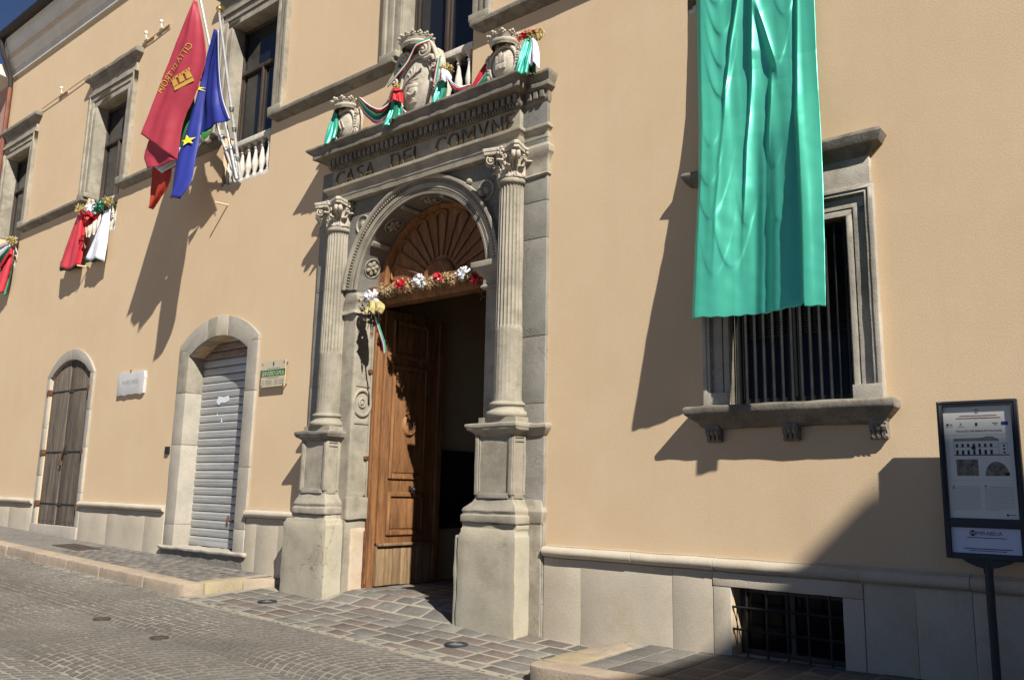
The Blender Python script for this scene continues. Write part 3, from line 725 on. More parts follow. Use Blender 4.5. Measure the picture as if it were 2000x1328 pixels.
# small fixtures of the facade
MB().box(-12.97, -12.86, -.035, .02, .46, .58).box(-12.935, -12.895, -.045, -.03, .49, .55).build('doorbell_panel', 'iron', hall, bevel=.006)
for x, z in ((-11.75, 4.40), (-16.55, 4.12)): MB().tube([(x, .03, z), (x - .02, -.22, z - .01)], .016, 8).build('overflow_pipe', 'cream', hall)
for a, b, za, zb in ((-19.83, -17.40, 8.35, 8.44), (-15.18, -14.16, 8.36, 8.42)):
    MB().tube([(a, -.035, za), (lerp(a, b, .45), -.04, lerp(za, zb, .5) - .01), (b, -.035, zb)], .011, 6).build('cable', 'cream', hall)
for x, z in ((-18.77, 8.44), (-14.46, 8.47), (-15.03, 8.44)):
    MB().tube([(x, .02, z - .03), (x, -.06, z - .03), (x, -.07, z + .05)], .018, 8).ell((x, -.07, z + .08), .036, .036, .042).build('insulator', 'white', hall)
    MB().box(x - .22, x + .22, -.028, .01, z - .05, z - .015).build('cable_bracket', 'cream', hall)

# ------------------------------------------------------------------ the stone portal
XC, RI, ZC = -7.285, 1.13, 2.46
JL, JR = XC - RI, XC + RI
portal = thing('stone_portal', 'carved grey stone portal with fluted columns, round arch and bronze frieze letters', 'portal', (XC, 0, -1.35))
ain = lambda x: ZC + math.sqrt(max(RI*RI - (x - XC)**2, 0))
MB().box(-9.26, JL, -.035, .31, -1.7, 2.50).build('jamb_wall', 'stone', portal, smooth=0)
MB().box(JR, -5.30, -.035, .31, -1.7, 2.50).build('jamb_wall', 'stone', portal, smooth=0)
plate(MB(), -9.26, -5.30, 2.50, 3.80, -.035, [(JL, JR, 2.50, ain, .31, 64)]).build('spandrel_wall', 'stone_bay_shade', portal, smooth=0)
# joints of the outer pilaster strip seen beside the right column
for z0, z1 in ((-1.65, -.35), (-.345, .9), (.905, 1.62), (1.625, 2.7), (2.705, 3.12), (3.125, 3.40), (3.405, 3.60)):
    MB().box(-5.62, -5.298, -.048, .04, z0, z1).build('pilaster_stone', 'pilaster', portal, bevel=.008, sub=.2, wear=.005, seed=z0)
for z0, z1 in ((-.3, 1.3), (1.305, 2.6), (2.605, 3.5)):
    MB().box(-9.262, -8.98, -.046, .04, z0, z1).build('pilaster_stone', 'pilaster', portal, bevel=.006, sub=.2, wear=.004, seed=z0)
def pedestal(name, P, B, D, K, seed):
    p = MB()
    p.rings([(P[0], P[1], -.30, -1.75), (P[0] + .01, P[1] - .005, -.298, -.47), (P[0] + .03, P[1] - .02, -.285, -.445), (P[0] + .035, P[1] - .025, -.28, -.41), (B[0] + .015, B[1] - .01, -.27, -.395), (B[0] + .012, B[1] - .008, -.275, -.345)], .02)
    o = p.build(name, 'pier', portal, bevel=.014, sub=.12, wear=.010, seed=seed)
    MB().rings([(B[0], B[1], -.295, -.34), (B[0] - .004, B[1] + .004, -.30, -.325), (B[0] - .004, B[1] + .004, -.30, -.262), (B[0] + .015, B[1] - .012, -.285, -.252), (B[0] + .012, B[1] - .01, -.287, -.24), (B[0] + .005, B[1] - .004, -.298, -.215), (B[0] + .02, B[1] - .012, -.285, -.185),
                (lerp(B[0], D[0], .4), lerp(B[1], D[1], .35), -.275, -.165), (lerp(B[0], D[0], .8), lerp(B[1], D[1], .75), -.257, -.12), (D[0] - .003, D[1] + .003, -.252, -.09)], .02).build('base_moulding', 'stone', o, bevel=.008, sub=.1, wear=.008, seed=seed + 1)
    d = MB().rings([(D[0], D[1], -.25, -.09), (D[0], D[1], -.25, .565)], .02)
    fx0, fx1, y = D[0], D[1], -.25         # raised border on the front and on the right side
    for a, b, c, e in ((fx0, fx0 + .045, -.05, .565), (fx1 - .045, fx1, -.05, .565), (fx0 + .045, fx1 - .045, -.085, -.03)):
        d.box(a - .002, b + .002, y - .018, y + .01, c, e)
    for a, b, c, e in ((fx0 + .055, fx0 + .066, -.02, .55), (fx1 - .066, fx1 - .055, -.02, .55)):
        d.box(a, b, y - .010, y + .01, c, e)
    for a, b, c, e in ((-.256, -.225, -.05, .565), (-.085, -.05, -.05, .565), (-.225, -.085, -.085, -.03), (-.225, -.085, .50, .53), (-.225, -.085, .545, .56)):
        d.box(fx1 - .01, fx1 + .012, a, b, c, e)
    d.build('dado', 'stone', o, bevel=.004, sub=.12, wear=.006, seed=seed + 2)
    MB().rings([(D[0] - .005, D[1] + .005, -.255, .56), (D[0] - .03, D[1] + .03, -.275, .59), (D[0] - .05, D[1] + .05, -.295, .605), (K[0] + .025, K[1] - .02, -.305, .615), (K[0] + .01, K[1] - .01, -.315, .63),
                (K[0] + .008, K[1] - .008, -.315, .645), (K[0], K[1], -.325, .65), (K[0], K[1], -.325, .682), (K[0] + .01, K[1] - .01, -.315, .694)], .02).build('cap_moulding', 'stone_dark' if seed < 5 else 'stone', o, bevel=.005, sub=.09, wear=.011, seed=seed + 3)
    return o
pedestal('pedestal', (-9.32, -8.44), (-9.145, -8.49), (-9.07, -8.57), (-9.165, -8.485), 2)
pedestal('pedestal', (-6.24, -5.45), (-6.21, -5.455), (-6.05, -5.54), (-6.165, -5.44), 8)
MB().box(-6.30, -6.23, -.285, .02, -1.75, -.48).build('pier_edge_stone', 'pier', portal, bevel=.02, sub=.12, wear=.012, seed=4)
# set-back plinth, base and cap beside the right pedestal
MB().rings([(-5.62, -5.312, -.065, -1.75), (-5.62, -5.312, -.065, -.33), (-5.62, -5.30, -.075, -.325), (-5.62, -5.29, -.085, -.245), (-5.62, -5.28, -.09, -.21), (-5.62, -5.30, -.07, -.16), (-5.62, -5.31, -.05, -.09)], .02).build('setback_base', 'stone', portal, bevel=.006, sub=.12, wear=.007)
MB().rings([(-5.62, -5.29, -.055, .565), (-5.62, -5.265, -.085, .60), (-5.62, -5.245, -.10, .63), (-5.62, -5.235, -.112, .65), (-5.62, -5.235, -.112, .682), (-5.62, -5.245, -.10, .693)], .02).build('setback_cap', 'stone', portal, bevel=.005, sub=.1, wear=.008)
MB().rings([(-9.32, -8.95, -.055, -.33), (-9.33, -8.95, -.08, -.245), (-9.33, -8.95, -.085, -.21), (-9.28, -8.95, -.05, -.09)], .02).build('setback_base', 'stone', portal, bevel=.006, sub=.12, wear=.007)
MB().rings([(-9.27, -8.95, -.055, .565), (-9.31, -8.95, -.085, .60), (-9.34, -8.95, -.11, .65), (-9.34, -8.95, -.11, .69)], .02).build('setback_cap', 'stone_dark', portal, bevel=.005, sub=.1, wear=.008)

def flute(zchg):
    def f(a, z):
        ph = (a*24/(2*PI)) % 1.0
        d = math.sin(PI*ph)**0.7 if 0.12 < ph < 0.88 else 0
        if z < .955 or z > 3.352: return 0
        return (0.016 if z > zchg else 0.003)*d
    return f
def column(cx, zchg, seed):
    cy = -.075
    prof = []
    for i in range(30):
        z = .94 + (3.36 - .94)*i/29
        t = i/29
        prof.append((.166 - .006*t - .012*t*t, z))
    prof = [(.178, .925), (.178, .938)] + prof
    prof += [(.150, zchg - .001), (.150, zchg + .001)] if False else []
    zs = sorted(set([p[1] for p in prof] + [zchg - .004, zchg + .004, 3.345]))
    def r_at(z):
        if z <= .939: return .178
        t = (z - .94)/2.42
        return .166 - .006*t - .012*t*t
    sh_ = MB().lathe([(r_at(z), z) for z in zs], cx, cy, 168, flute(zchg)).build('column', 'stone', portal, smooth=50)
    b = MB().lathe([(.215, .755), (.232, .765), (.240, .79), (.232, .815), (.215, .825), (.205, .828), (.195, .842), (.190, .862), (.195, .874), (.203, .878), (.212, .890), (.210, .905), (.200, .915), (.185, .918), (.18, .928)], cx, cy, 40)
    b.box(cx - .255, cx + .255, cy - .185, cy + .1, .69, .757)
    b.build('column_base', 'stone', sh_, bevel=0, smooth=50, wear=.003, seed=seed)
    MB().lathe([(.149, 3.352), (.165, 3.36), (.172, 3.378), (.170, 3.40), (.163, 3.412), (.152, 3.416)], cx, cy, 40).build('astragal', 'stone', sh_, smooth=60)
    cap = MB().lathe([(.148, 3.41), (.145, 3.45), (.146, 3.52), (.156, 3.60), (.180, 3.66), (.205, 3.69)], cx, cy, 36)
    def leaf(a, z0, h, w, curl, r0):
        rows = []
        for j in range(9):
            t = j/8
            rr = r0 + .012 + curl*max(0, t - .45)**1.6*3.0
            z = z0 + h*(t if t < .85 else .85 + (.85 - t)*.5)
            ww = w*(1 - .35*t)*(1 + .22*math.cos(t*PI*7)) if t < .9 else w*.35
            row = []
            for i in range(7):
                u = (i - 3)/3
                q = a + u*ww/rr
                r2 = rr + .012*(1 - abs(u)) - .01*abs(math.sin(u*PI*1.5))
                row.append((cx + r2*math.cos(q), cy + r2*math.sin(q), z + .012*abs(u)*(-1 if t > .8 else .4)))
            rows.append(row)
        return rows
    lv = MB()
    for k in range(8):
        lv.grid(leaf(k*PI/4 + PI/8, 3.415, .15, .052, .075, .146))
        lv.grid(leaf(k*PI/4, 3.42, .235, .048, .095, .147))
    for k in range(16):                     # thin stalks between the leaves
        a = (k + .5)*PI/8
        lv.tube([(cx + r*math.cos(a + d), cy + r*math.sin(a + d), z) for r, d, z in ((.155, 0, 3.47), (.168, .04, 3.56), (.195, -.05, 3.63), (.225, -.10, 3.66))], [.011, .010, .009, .012], 6)
    vo = MB()
    for k in range(4):                      # corner volutes: a band rolled up under each horn of the abacus
        a = PI/4 + k*PI/2
        dx, dy = math.cos(a), math.sin(a)
        for sgn in (-1, 1):
            pts = []
            for i in range(8):
                t = i/7
                pts.append((.165 + .11*t + .02*t*t, 3.52 + .155*math.sin(t*PI/2)))
            c_r, c_z = .255, 3.635
            for i in range(1, 30):
                q = PI*.42 - i/29*PI*3.6
                rr = .062*(1 - i/34)
                pts.append((c_r + rr*math.cos(q), c_z + rr*math.sin(q)))
            wn_ = .022
            tn = (-dy, dx)
            o_ = sgn*.026
            rows = []
            for i, (r, z) in enumerate(pts):
                sp = o_*(.3 + .7*min(1, i/8)) + sgn*.012*max(0, i - 8)/29
                rows.append([(cx + dx*r + tn[0]*(sp + e), cy + dy*r + tn[1]*(sp + e), z) for e in (-wn_, wn_)])
            vo.grid(rows)
            vo.ell((cx + dx*c_r + tn[0]*o_*1.6, cy + dy*c_r + tn[1]*o_*1.6, c_z), .014, .014, .014, 8, 6)
    v_ = vo
    for a in (0, PI/2, PI, 3*PI/2):         # inner helices and the flower in the middle of each side
        dx, dy = math.cos(a), math.sin(a); tn = (-dy, dx)
        for sgn in (-1, 1):
            pts = []
            for i in range(22):
                q = -PI*.2 + i/21*PI*2.6
                rr = .034*(1 - i/27)
                pts.append((cx + dx*.205 + tn[0]*sgn*(.045 - rr*math.cos(q)), cy + dy*.205 + tn[1]*sgn*(.045 - rr*math.cos(q)), 3.635 + rr*math.sin(q)))
            v_.tube(pts, .009, 6)
        c0 = (cx + dx*.205, cy + dy*.205, 3.712)
        v_.ell(c0, .035, .035, .035, 10, 8)
        for i in range(5):
            q = 2*PI*i/5
            v_.ell((c0[0] + dx*.02 + tn[0]*.036*math.cos(q), c0[1] + dy*.02 + tn[1]*.036*math.cos(q), c0[2] + .036*math.sin(q)), .02, .02, .02, 8, 6)
    ab = []
    for k in range(4):
        a0 = PI/4 + k*PI/2
        p0 = Vector((math.cos(a0 - .07), math.sin(a0 - .07)))*.335; p1 = Vector((math.cos(a0 + .07), math.sin(a0 + .07)))*.335
        q0 = Vector((math.cos(a0 + PI/2 - .07), math.sin(a0 + PI/2 - .07)))*.335
        ab += [p0, p1]
        for i in range(1, 8):
            t = i/8
            m_ = p1.lerp(q0, t); m_ = m_*(1 - .22*math.sin(PI*t)); ab.append(m_)
    abp = MB().prism_z([(cx + p.x, cy + p.y) for p in ab], 3.70, 3.735).prism_z([(cx + p.x*1.04, cy + p.y*1.04) for p in ab], 3.735, 3.775)
    c_o = cap.build('capital', 'carved', sh_, smooth=50)
    lv.build('acanthus_leaves', 'carved', sh_, smooth=60, wear=.004, seed=seed)
    ob = vo.build('volutes', 'carved', sh_, smooth=60)
    sm = ob.modifiers.new('thick', 'SOLIDIFY'); sm.thickness = .012
    sm = bpy.data.objects[[c.name for c in sh_.children if c.name.startswith('acanthus')][-1]].modifiers.new('thick', 'SOLIDIFY'); sm.thickness = .012
    abp.build('abacus', 'carved', sh_, bevel=.005, sub=.08, wear=.004, seed=seed)
    return sh_
column(-8.80, 1.72, 3)
column(-5.765, 1.74, 9)
# pilaster caps behind the capitals
for x0_, x1_ in ((-9.31, -8.9), (-5.7, -5.245)):
    MB().rings([(x0_ + .05, x1_ - .05, -.055, 3.40), (x0_ + .03, x1_ - .03, -.075, 3.42), (x0_ + .05, x1_ - .05, -.06, 3.44), (x0_ + .05, x1_ - .05, -.06, 3.56), (x0_ + .03, x1_ - .03, -.08, 3.62), (x0_, x1_, -.10, 3.66), (x0_, x1_, -.105, 3.73), (x0_ + .03, x1_ - .03, -.08, 3.775)], .02).build(
        'pilaster_cap', 'stone', portal, bevel=.006, sub=.08, wear=.008, seed=x0_)

# arch: archivolt with egg row and bead row, impost blocks, soffit rosettes
A = MB()
yf = -.035
A.arc(XC, ZC, [(1.131, .02), (1.131, yf - .022), (1.16, yf - .028), (1.165, yf - .012), (1.20, yf - .012), (1.205, yf - .034), (1.265, yf - .034), (1.27, yf - .02), (1.305, yf - .02), (1.31, yf - .06), (1.33, yf - .075), (1.36, yf - .075), (1.365, .02)], .07, PI - .07, 60)
A.build('archivolt', 'stone', portal, smooth=25)
eg = MB()
for i in range(96):
    a = .085 + (PI - .17)*i/95
    c, s_ = math.cos(a), math.sin(a)
    eg.obox((XC + 1.288*c, yf - .035, ZC + 1.288*s_), (.014*c, 0, .014*s_), (0, .018, 0), (-.010*s_, 0, .010*c))
eg.build('egg_row', 'stone', portal, bevel=.003, kind='stuff')
bd = MB()
for i in range(120):
    a = .085 + (PI - .17)*i/119
    c, s_ = math.cos(a), math.sin(a)
    bd.obox((XC + 1.182*c, yf - .018, ZC + 1.182*s_), (.010*c, 0, .010*s_), (0, .010, 0), (-.008*s_, 0, .008*c))
bd.build('bead_row', 'stone', portal, bevel=.002, kind='stuff')
# right impost is whole, left impost is broken
MB().rings([(JR - .03, JR + .30, -.06, 2.23), (JR - .05, JR + .30, -.08, 2.25), (JR - .05, JR + .30, -.08, 2.27), (JR - .03, JR + .30, -.06, 2.29), (JR - .03, JR + .30, -.06, 2.37), (JR - .07, JR + .30, -.09, 2.40), (JR - .12, JR + .30, -.11, 2.46), (JR - .17, JR + .30, -.13, 2.49), (JR - .17, JR + .30, -.13, 2.55), (JR - .15, JR + .30, -.11, 2.56)], .30).build('impost', 'stone', portal, bevel=.005, sub=.1, wear=.004)
MB().rings([(JL - .28, JL + .06, -.085, 2.225), (JL - .28, JL + .055, -.08, 2.25), (JL - .26, JL + .03, -.055, 2.27), (JL - .24, JL + .02, -.05, 2.33), (JL - .22, JL + .035, -.06, 2.40), (JL - .20, JL + .03, -.055, 2.45), (JL - .24, JL + .012, -.04, 2.52)], .28).build('broken_impost', 'stone', portal, bevel=.01, sub=.06, wear=.022, seed=5)
def rosette(R, a, y, sc=1.0, mname='stone'):
    c, s_ = math.cos(a), math.sin(a)
    n_ = Vector((-c, 0, -s_)); t = Vector((-s_, 0, c)); yv = Vector((0, 1, 0))
    o = Vector((XC + R*c, y, ZC + R*s_))
    m = MB()
    for i in range(6):
        q = 2*PI*i/6
        pc = o + (t*math.cos(q) + yv*math.sin(q))*.062*sc + n_*.012
        rows = []
        for j in range(5):
            for_ = []
            for k in range(8):
                th = PI*j/4*.5; ph = 2*PI*k/8
                rad = (t*math.cos(q) + yv*math.sin(q)); tan = (yv*math.cos(q) - t*math.sin(q))
                for_.append(pc + rad*.042*sc*math.cos(th)*math.cos(ph) + tan*.033*sc*math.cos(th)*math.sin(ph) + n_*.017*math.sin(th))
            rows.append(for_)
        m.grid(rows, closeu=True)
    rows = []
    for j in range(5):
        th = PI/2*j/4
        rows.append([o + n_*(.012 + .04*math.sin(th)) + (t*math.cos(2*PI*k/10) + yv*math.sin(2*PI*k/10))*.026*sc*math.cos(th) for k in range(10)])
    m.grid(rows, closeu=True)
    rg_ = [o + (t*math.cos(2*PI*k/24) + yv*math.sin(2*PI*k/24))*.125*sc + n_*.006 for k in range(25)]
    m.tube(rg_, .010, 6, cap=False)
    return m.build('rosette', mname, portal, smooth=60)
for d in (20.5, 54, 90, 126, 159.5): rosette(RI - .002, math.radians(d), .14)
for d in (37, 72, 108, 143):
    a = math.radians(d); c, s_ = math.cos(a), math.sin(a)
    MB().obox((XC + (RI - .012)*c, .13, ZC + (RI - .012)*s_), (.02*c, 0, .02*s_), (0, .15, 0), (-.035*s_, 0, .035*c)).build('soffit_rib', 'stone', portal, bevel=.008)
# left jamb: sunk panel, ring ornament, worn foot
jm = MB()
jx = JL
for y0_, y1_, z0_, z1_ in ((-.03, .02, -.12, 2.22), (.265, .305, -.12, 2.22), (.02, .265, -.12, -.06), (.02, .265, .80, .86), (.02, .265, 1.28, 1.36), (.02, .265, 2.14, 2.22)):
    jm.box(jx - .02, jx + .014, y0_, y1_, z0_, z1_)
jm.build('jamb_panel', 'stone', portal, bevel=.006, sub=.1, wear=.004)
for R_, w_ in ((.165, .024), (.055, .016)):
    rows = []
    pts = [(jx + .004, .145 + R_*.86*math.cos(2*PI*k/32), 1.07 + R_*math.sin(2*PI*k/32)) for k in range(33)]
    MB().tube(pts, w_, 8, cap=False).build('ring_ornament', 'stone', portal, smooth=60)
MB().ell((jx + .004, .145, 1.07), .02, .03, .035).build('ring_boss', 'stone', portal)
for z in (1.49, .37): MB().box(jx - .02, jx + .03, .22, .33, z - .022, z + .03).build('iron_cramp', 'rust', portal, bevel=.01, wear=.006)
MB().box(jx - .02, jx + .04, -.05, .30, -.40, -.12).build('jamb_block', 'stone', portal, bevel=.02, sub=.07, wear=.012)
MB().box(jx - .02, jx + .012, .06, .31, -1.5, -.51).build('jamb_foot', 'plinth_pink', portal, bevel=.012, sub=.1, wear=.010)
MB().box(JR - .012, JR + .02, .0, .31, -1.5, 2.2).build('jamb_panel', 'stone', portal, bevel=.006)

# entablature
MB().rings([(-8.985, -5.625, -.140, 3.772), (-8.985, -5.625, -.140, 3.845), (-8.99, -5.62, -.150, 3.848), (-8.99, -5.62, -.150, 3.915), (-8.995, -5.615, -.160, 3.918), (-9.01, -5.60, -.178, 3.945), (-9.035, -5.585, -.195, 3.955), (-9.04, -5.58, -.20, 3.96), (-9.04, -5.58, -.20, 3.995), (-9.03, -5.59, -.19, 4.003)], .02).build('architrave', 'stone', portal, bevel=.004, sub=.13, wear=.007, seed=2)
MB().rings([(-5.64, -5.305, -.045, 3.772), (-5.64, -5.305, -.045, 3.845), (-5.64, -5.30, -.055, 3.85), (-5.64, -5.30, -.055, 3.915), (-5.64, -5.28, -.075, 3.945), (-5.64, -5.262, -.095, 3.96), (-5.64, -5.262, -.095, 3.995), (-5.64, -5.27, -.085, 4.0)], .02).build('setback_architrave', 'stone', portal, bevel=.004, sub=.12, wear=.006)
MB().rings([(-8.96, -5.65, -.108, 3.99), (-8.96, -5.65, -.108, 4.29)], .02).build('frieze', 'stone', portal, bevel=.005, sub=.25, wear=.004)
MB().rings([(-9.25, -5.31, -.05, 3.77), (-9.25, -5.31, -.05, 4.30)], .02).build('setback_frieze', 'stone_bay_shade', portal, bevel=.005, sub=.25, wear=.004)
CX0, CX1 = -8.965, -5.625
MB().rings([(CX0, CX1, -.145, 4.265), (CX0 - .02, CX1 + .015, -.165, 4.285), (CX0 - .03, CX1 + .02, -.17, 4.305), (CX0 - .03, CX1 + .02, -.17, 4.40), (CX0 - .10, CX1 + .05, -.215, 4.415), (CX0 - .20, CX1 + .08, -.285, 4.422), (CX0 - .23, CX1 + .10, -.30, 4.428), (CX0 - .23, CX1 + .10, -.30, 4.475),
            (CX0 - .24, CX1 + .10, -.29, 4.48), (CX0 - .24, CX1 + .10, -.29, 4.492), (CX0 - .28, CX1 + .11, -.305, 4.515), (CX0 - .32, CX1 + .12, -.335, 4.545), (CX0 - .335, CX1 + .125, -.345, 4.56), (CX0 - .335, CX1 + .125, -.345, 4.588), (CX0 - .30, CX1 + .09, -.28, 4.60), (CX0 - .2, CX1, .0, 4.63)], .02).build('cornice', 'stone_dark', portal, bevel=.003, sub=.11, wear=.007, seed=6)
MB().rings([(-5.64, -5.30, -.05, 4.265), (-5.64, -5.285, -.07, 4.30), (-5.64, -5.285, -.07, 4.40), (-5.64, -5.25, -.12, 4.425), (-5.64, -5.24, -.13, 4.43), (-5.64, -5.24, -.13, 4.475), (-5.64, -5.235, -.125, 4.49), (-5.64, -5.215, -.15, 4.53), (-5.64, -5.205, -.17, 4.56), (-5.64, -5.205, -.17, 4.588), (-5.64, -5.24, -.12, 4.60)], .02).build('setback_cornice', 'stone_dark', portal, bevel=.003, sub=.1, wear=.007)
src = None
n = 38
for i in range(n):
    x = CX0 + .03 + i*(CX1 - CX0 - .06)/(n - 1)
    if src is None:
        src = MB().box(-.028, .028, -.037, .02, -.042, .042).build('dentil', 'stone_dark', None, bevel=.004); src.location = (x, -.17, 4.352); par(src, portal)
    else: inst(src, (x, -.17, 4.352), portal)
for k in range(3): inst(src, (-5.53 + k*.09, -.07, 4.352), portal)
eg = MB()
for i in range(76): eg.ell((CX0 + .03 + i*(CX1 - CX0 - .06)/75, -.168, 4.283), .016, .022, .024, 8, 6)
for i in range(110): eg.box(CX0 - .2 + i*(CX1 - CX0 + .26)/109, CX0 - .2 + i*(CX1 - CX0 + .26)/109 + .016, -.285, -.262, 4.477, 4.493)
eg.build('egg_row', 'stone_dark', portal, kind='stuff')
def word(s, x0_, x1_):
    # letters set one by one along the frieze
    wd = {'M': 1.3, 'E': .8, 'L': .75, 'I': .35, 'C': 1.0, 'A': 1.02, 'S': .75, 'D': .98, 'O': 1.1, 'V': 1.02, 'N': 1.02}
    tot = sum(wd[c] for c in s); gap = .30
    k = (x1_ - x0_)/(tot + gap*(len(s) - 1))
    x = x0_
    for c in s:
        text('letter', c, 'bronze', lambda a, b, d, x=x: Vector((x + a, -.110 - d, 4.012 + b)), wd[c]*k, .215, portal, extr=.022, off=-.012)
        x += (wd[c] + gap)*k
word('CASA', -8.88, -8.11)
word('DEL', -7.78, -7.23)
word('COMVNE', -6.97, -5.73)
# broken lumps on the right haunch of the arch
for d, sz in ((42, .05), (53, .035)):
    a = math.radians(d)
    MB().ell((XC + 1.39*math.cos(a), -.06, ZC + 1.39*math.sin(a)), sz, .05, sz, 8, 6).build('leaf_stub', 'stone', portal, wear=.02)
for sx, a in ((-8.36, 0), (-6.2, 0)):
    pts = [(sx + .12*math.cos(2*PI*k/24), -.04, 3.42 + .12*math.sin(2*PI*k/24)) for k in range(25)]
    MB().tube(pts, .014, 6, cap=False).ell((sx, -.04, 3.42), .05, .02, .05).build('roundel', 'stone', portal)

# ------------------------------------------------------------------ wooden entrance door
wd = thing('wooden_door', 'varnished brown entrance door folded open under a fanlight with radiating ribs', 'door', (-7.285, .35, -1.245))
MB().box(JL - .01, JL + .085, .30, .40, -1.28, 2.36).box(JL + .02, JL + .06, .285, .30, -1.2, 2.3).build('door_post', 'wood', wd, bevel=.006)
MB().box(JR - .085, JR + .01, .30, .40, -1.28, 2.36).build('door_post', 'wood', wd, bevel=.006)
MB().box(JL + .01, JL + .04, .27, .31, -1.24, -.55).build('iron_strap', 'rust', wd, bevel=.004)
MB().rings([(JL, JR, .26, 2.36), (JL, JR, .25, 2.40), (JL, JR, .22, 2.41), (JL, JR, .22, 2.46), (JL, JR, .19, 2.48), (JL, JR, .17, 2.53), (JL, JR, .15, 2.55), (JL, JR, .15, 2.60), (JL, JR, .20, 2.61)], .42).build('transom_beam', 'wood', wd, bevel=.004)
fz = 2.58
MB().arc(XC, fz, [(1.14, .42), (1.14, .30), (1.0, .30), (.985, .275), (.955, .275), (.94, .31), (.94, .42)], 0, PI, 48).build('fanlight_arch', 'wood', wd, smooth=30)
fb = MB().prism([(XC + .96*math.cos(PI*i/40), fz + .96*math.sin(PI*i/40)) for i in range(41)], .36, .40)
fb.build('fanlight_board', 'wood', wd, smooth=0)
for d in (15, 40, 65, 90, 115, 140, 165):
    a = math.radians(d); c, s_ = math.cos(a), math.sin(a)
    m = MB()
    for q in (-1, 1):
        a2 = a + q*.11
        c2, s2 = math.cos(a2), math.sin(a2)
        m.obox((XC + .60*c2, .35, fz + .60*s2), (.27*c2, 0, .27*s2), (0, .018, 0), (-.012*s2, 0, .012*c2))
    rp = [(XC + (.865 + .06*math.cos(t))*c - .096*math.sin(t)*s_, .345, fz + (.865 + .06*math.cos(t))*s_ + .096*math.sin(t)*c) for t in [-PI/2 + PI*k/10 for k in range(11)]]
    m.tube(rp, .017, 6)
    m.build('fan_rib', 'wood', wd, bevel=.003)
MB().arc(XC, fz, [(.28, .40), (.28, .315), (.24, .30), (.20, .33), (.20, .40)], 0, PI, 24).build('fan_hub_ring', 'wood', wd, smooth=30)
MB().prism([(XC + .21*math.cos(PI*i/24), fz + .21*math.sin(PI*i/24)) for i in range(25)], .335, .39).build('fan_hub', 'wood', wd, smooth=0)
lx = -8.30
lf = MB().box(lx - .05, lx, .40, 1.385, -.70, 2.345).build('door_leaf', 'wood', wd, bevel=.004)
def panel(y0_, y1_, z0_, z1_):
    m = MB()
    w_ = .05
    for a, b, c, e in ((y0_, y0_ + w_, z0_, z1_), (y1_ - w_, y1_, z0_, z1_), (y0_ + w_, y1_ - w_, z0_, z0_ + w_), (y0_ + w_, y1_ - w_, z1_ - w_, z1_)):
        m.box(lx - .01, lx + .028, a, b, c, e)
    m.box(lx - .01, lx + .012, y0_ + w_ + .03, y1_ - w_ - .03, z0_ + w_ + .03, z1_ - w_ - .03)
    m.build('door_panel', 'wood', lf, bevel=.007)
panel(.54, 1.21, -.60, -.06); panel(.54, 1.21, .12, 1.62); panel(.54, 1.21, 1.72, 2.22)
rows = MB()
prf = [(.0, .075), (.035, .07), (.05, .05), (.065, .055), (.085, .04), (.10, .045), (.125, .02), (.135, .0)]
rws = [[(lx + h_ + .005, .875 + r_*math.cos(2*PI*k/24), .82 + r_*math.sin(2*PI*k/24)*1.15) for k in range(24)] for r_, h_ in [(max(r, .001), h) for r, h in prf]]
rows.grid(rws, closeu=True).build('door_boss', 'wood', lf, smooth=50)
MB().tube([(lx, .945, -.02), (lx + .05, .945, -.02)], .014, 8).ell((lx + .075, .945, -.02), .034, .034, .034, 14, 10).box(lx, lx + .012, .925, .965, -.10, .03).build('door_knob', 'iron', lf, bevel=0)
MB().box(lx - .01, lx + .05, .40, 1.385, -.735, -.70).build('kick_rail', 'wood_kick', lf, bevel=.008)
for i in range(7):
    a = .405 + i*.14
    MB().box(lx - .045, lx + .006 + random.uniform(0, .004), a, a + .135, -1.235 + random.uniform(0, .012), -.737).build('kick_board', 'wood_kick', lf, bevel=.004)
MB().box(lx - .05, lx + .03, 1.40, 1.50, -1.20, 2.345).build('folded_leaf', 'wood', wd, bevel=.006)

# ------------------------------------------------------------------ entrance hall behind the doorway
eh = struct(MB().box(-8.6, -8.55, .86, 8.5, -1.3, 3.4).box(-6.0, -5.95, .86, 8.5, -1.3, 3.4).box(-8.6, -5.95, 8.5, 8.55, -1.3, 3.4).build('entrance_hall_wall', 'hall', None, smooth=0))
struct(MB().box(-8.6, -5.95, .86, 8.5, 3.4, 3.45).build('entrance_hall_ceiling', 'hall_grey', None, smooth=0))
for y0_, y1_, z0_, z1_ in ((3.2, 3.26, -.6, 1.9), (4.6, 4.66, -.6, 1.9), (3.26, 4.6, 1.84, 1.9), (3.26, 4.6, -.6, -.54)):
    MB().box(-8.55, -8.50, y0_, y1_, z0_, z1_).build('wall_panel_frame', 'hall_grey', eh, bevel=.004)
nb = tag(MB().box(-8.55, -8.49, 1.75, 2.65, -.55, .55).build('notice_board', 'black_board', None, bevel=.01), 'dark framed board on the shaded hall wall behind the open door', 'notice board')

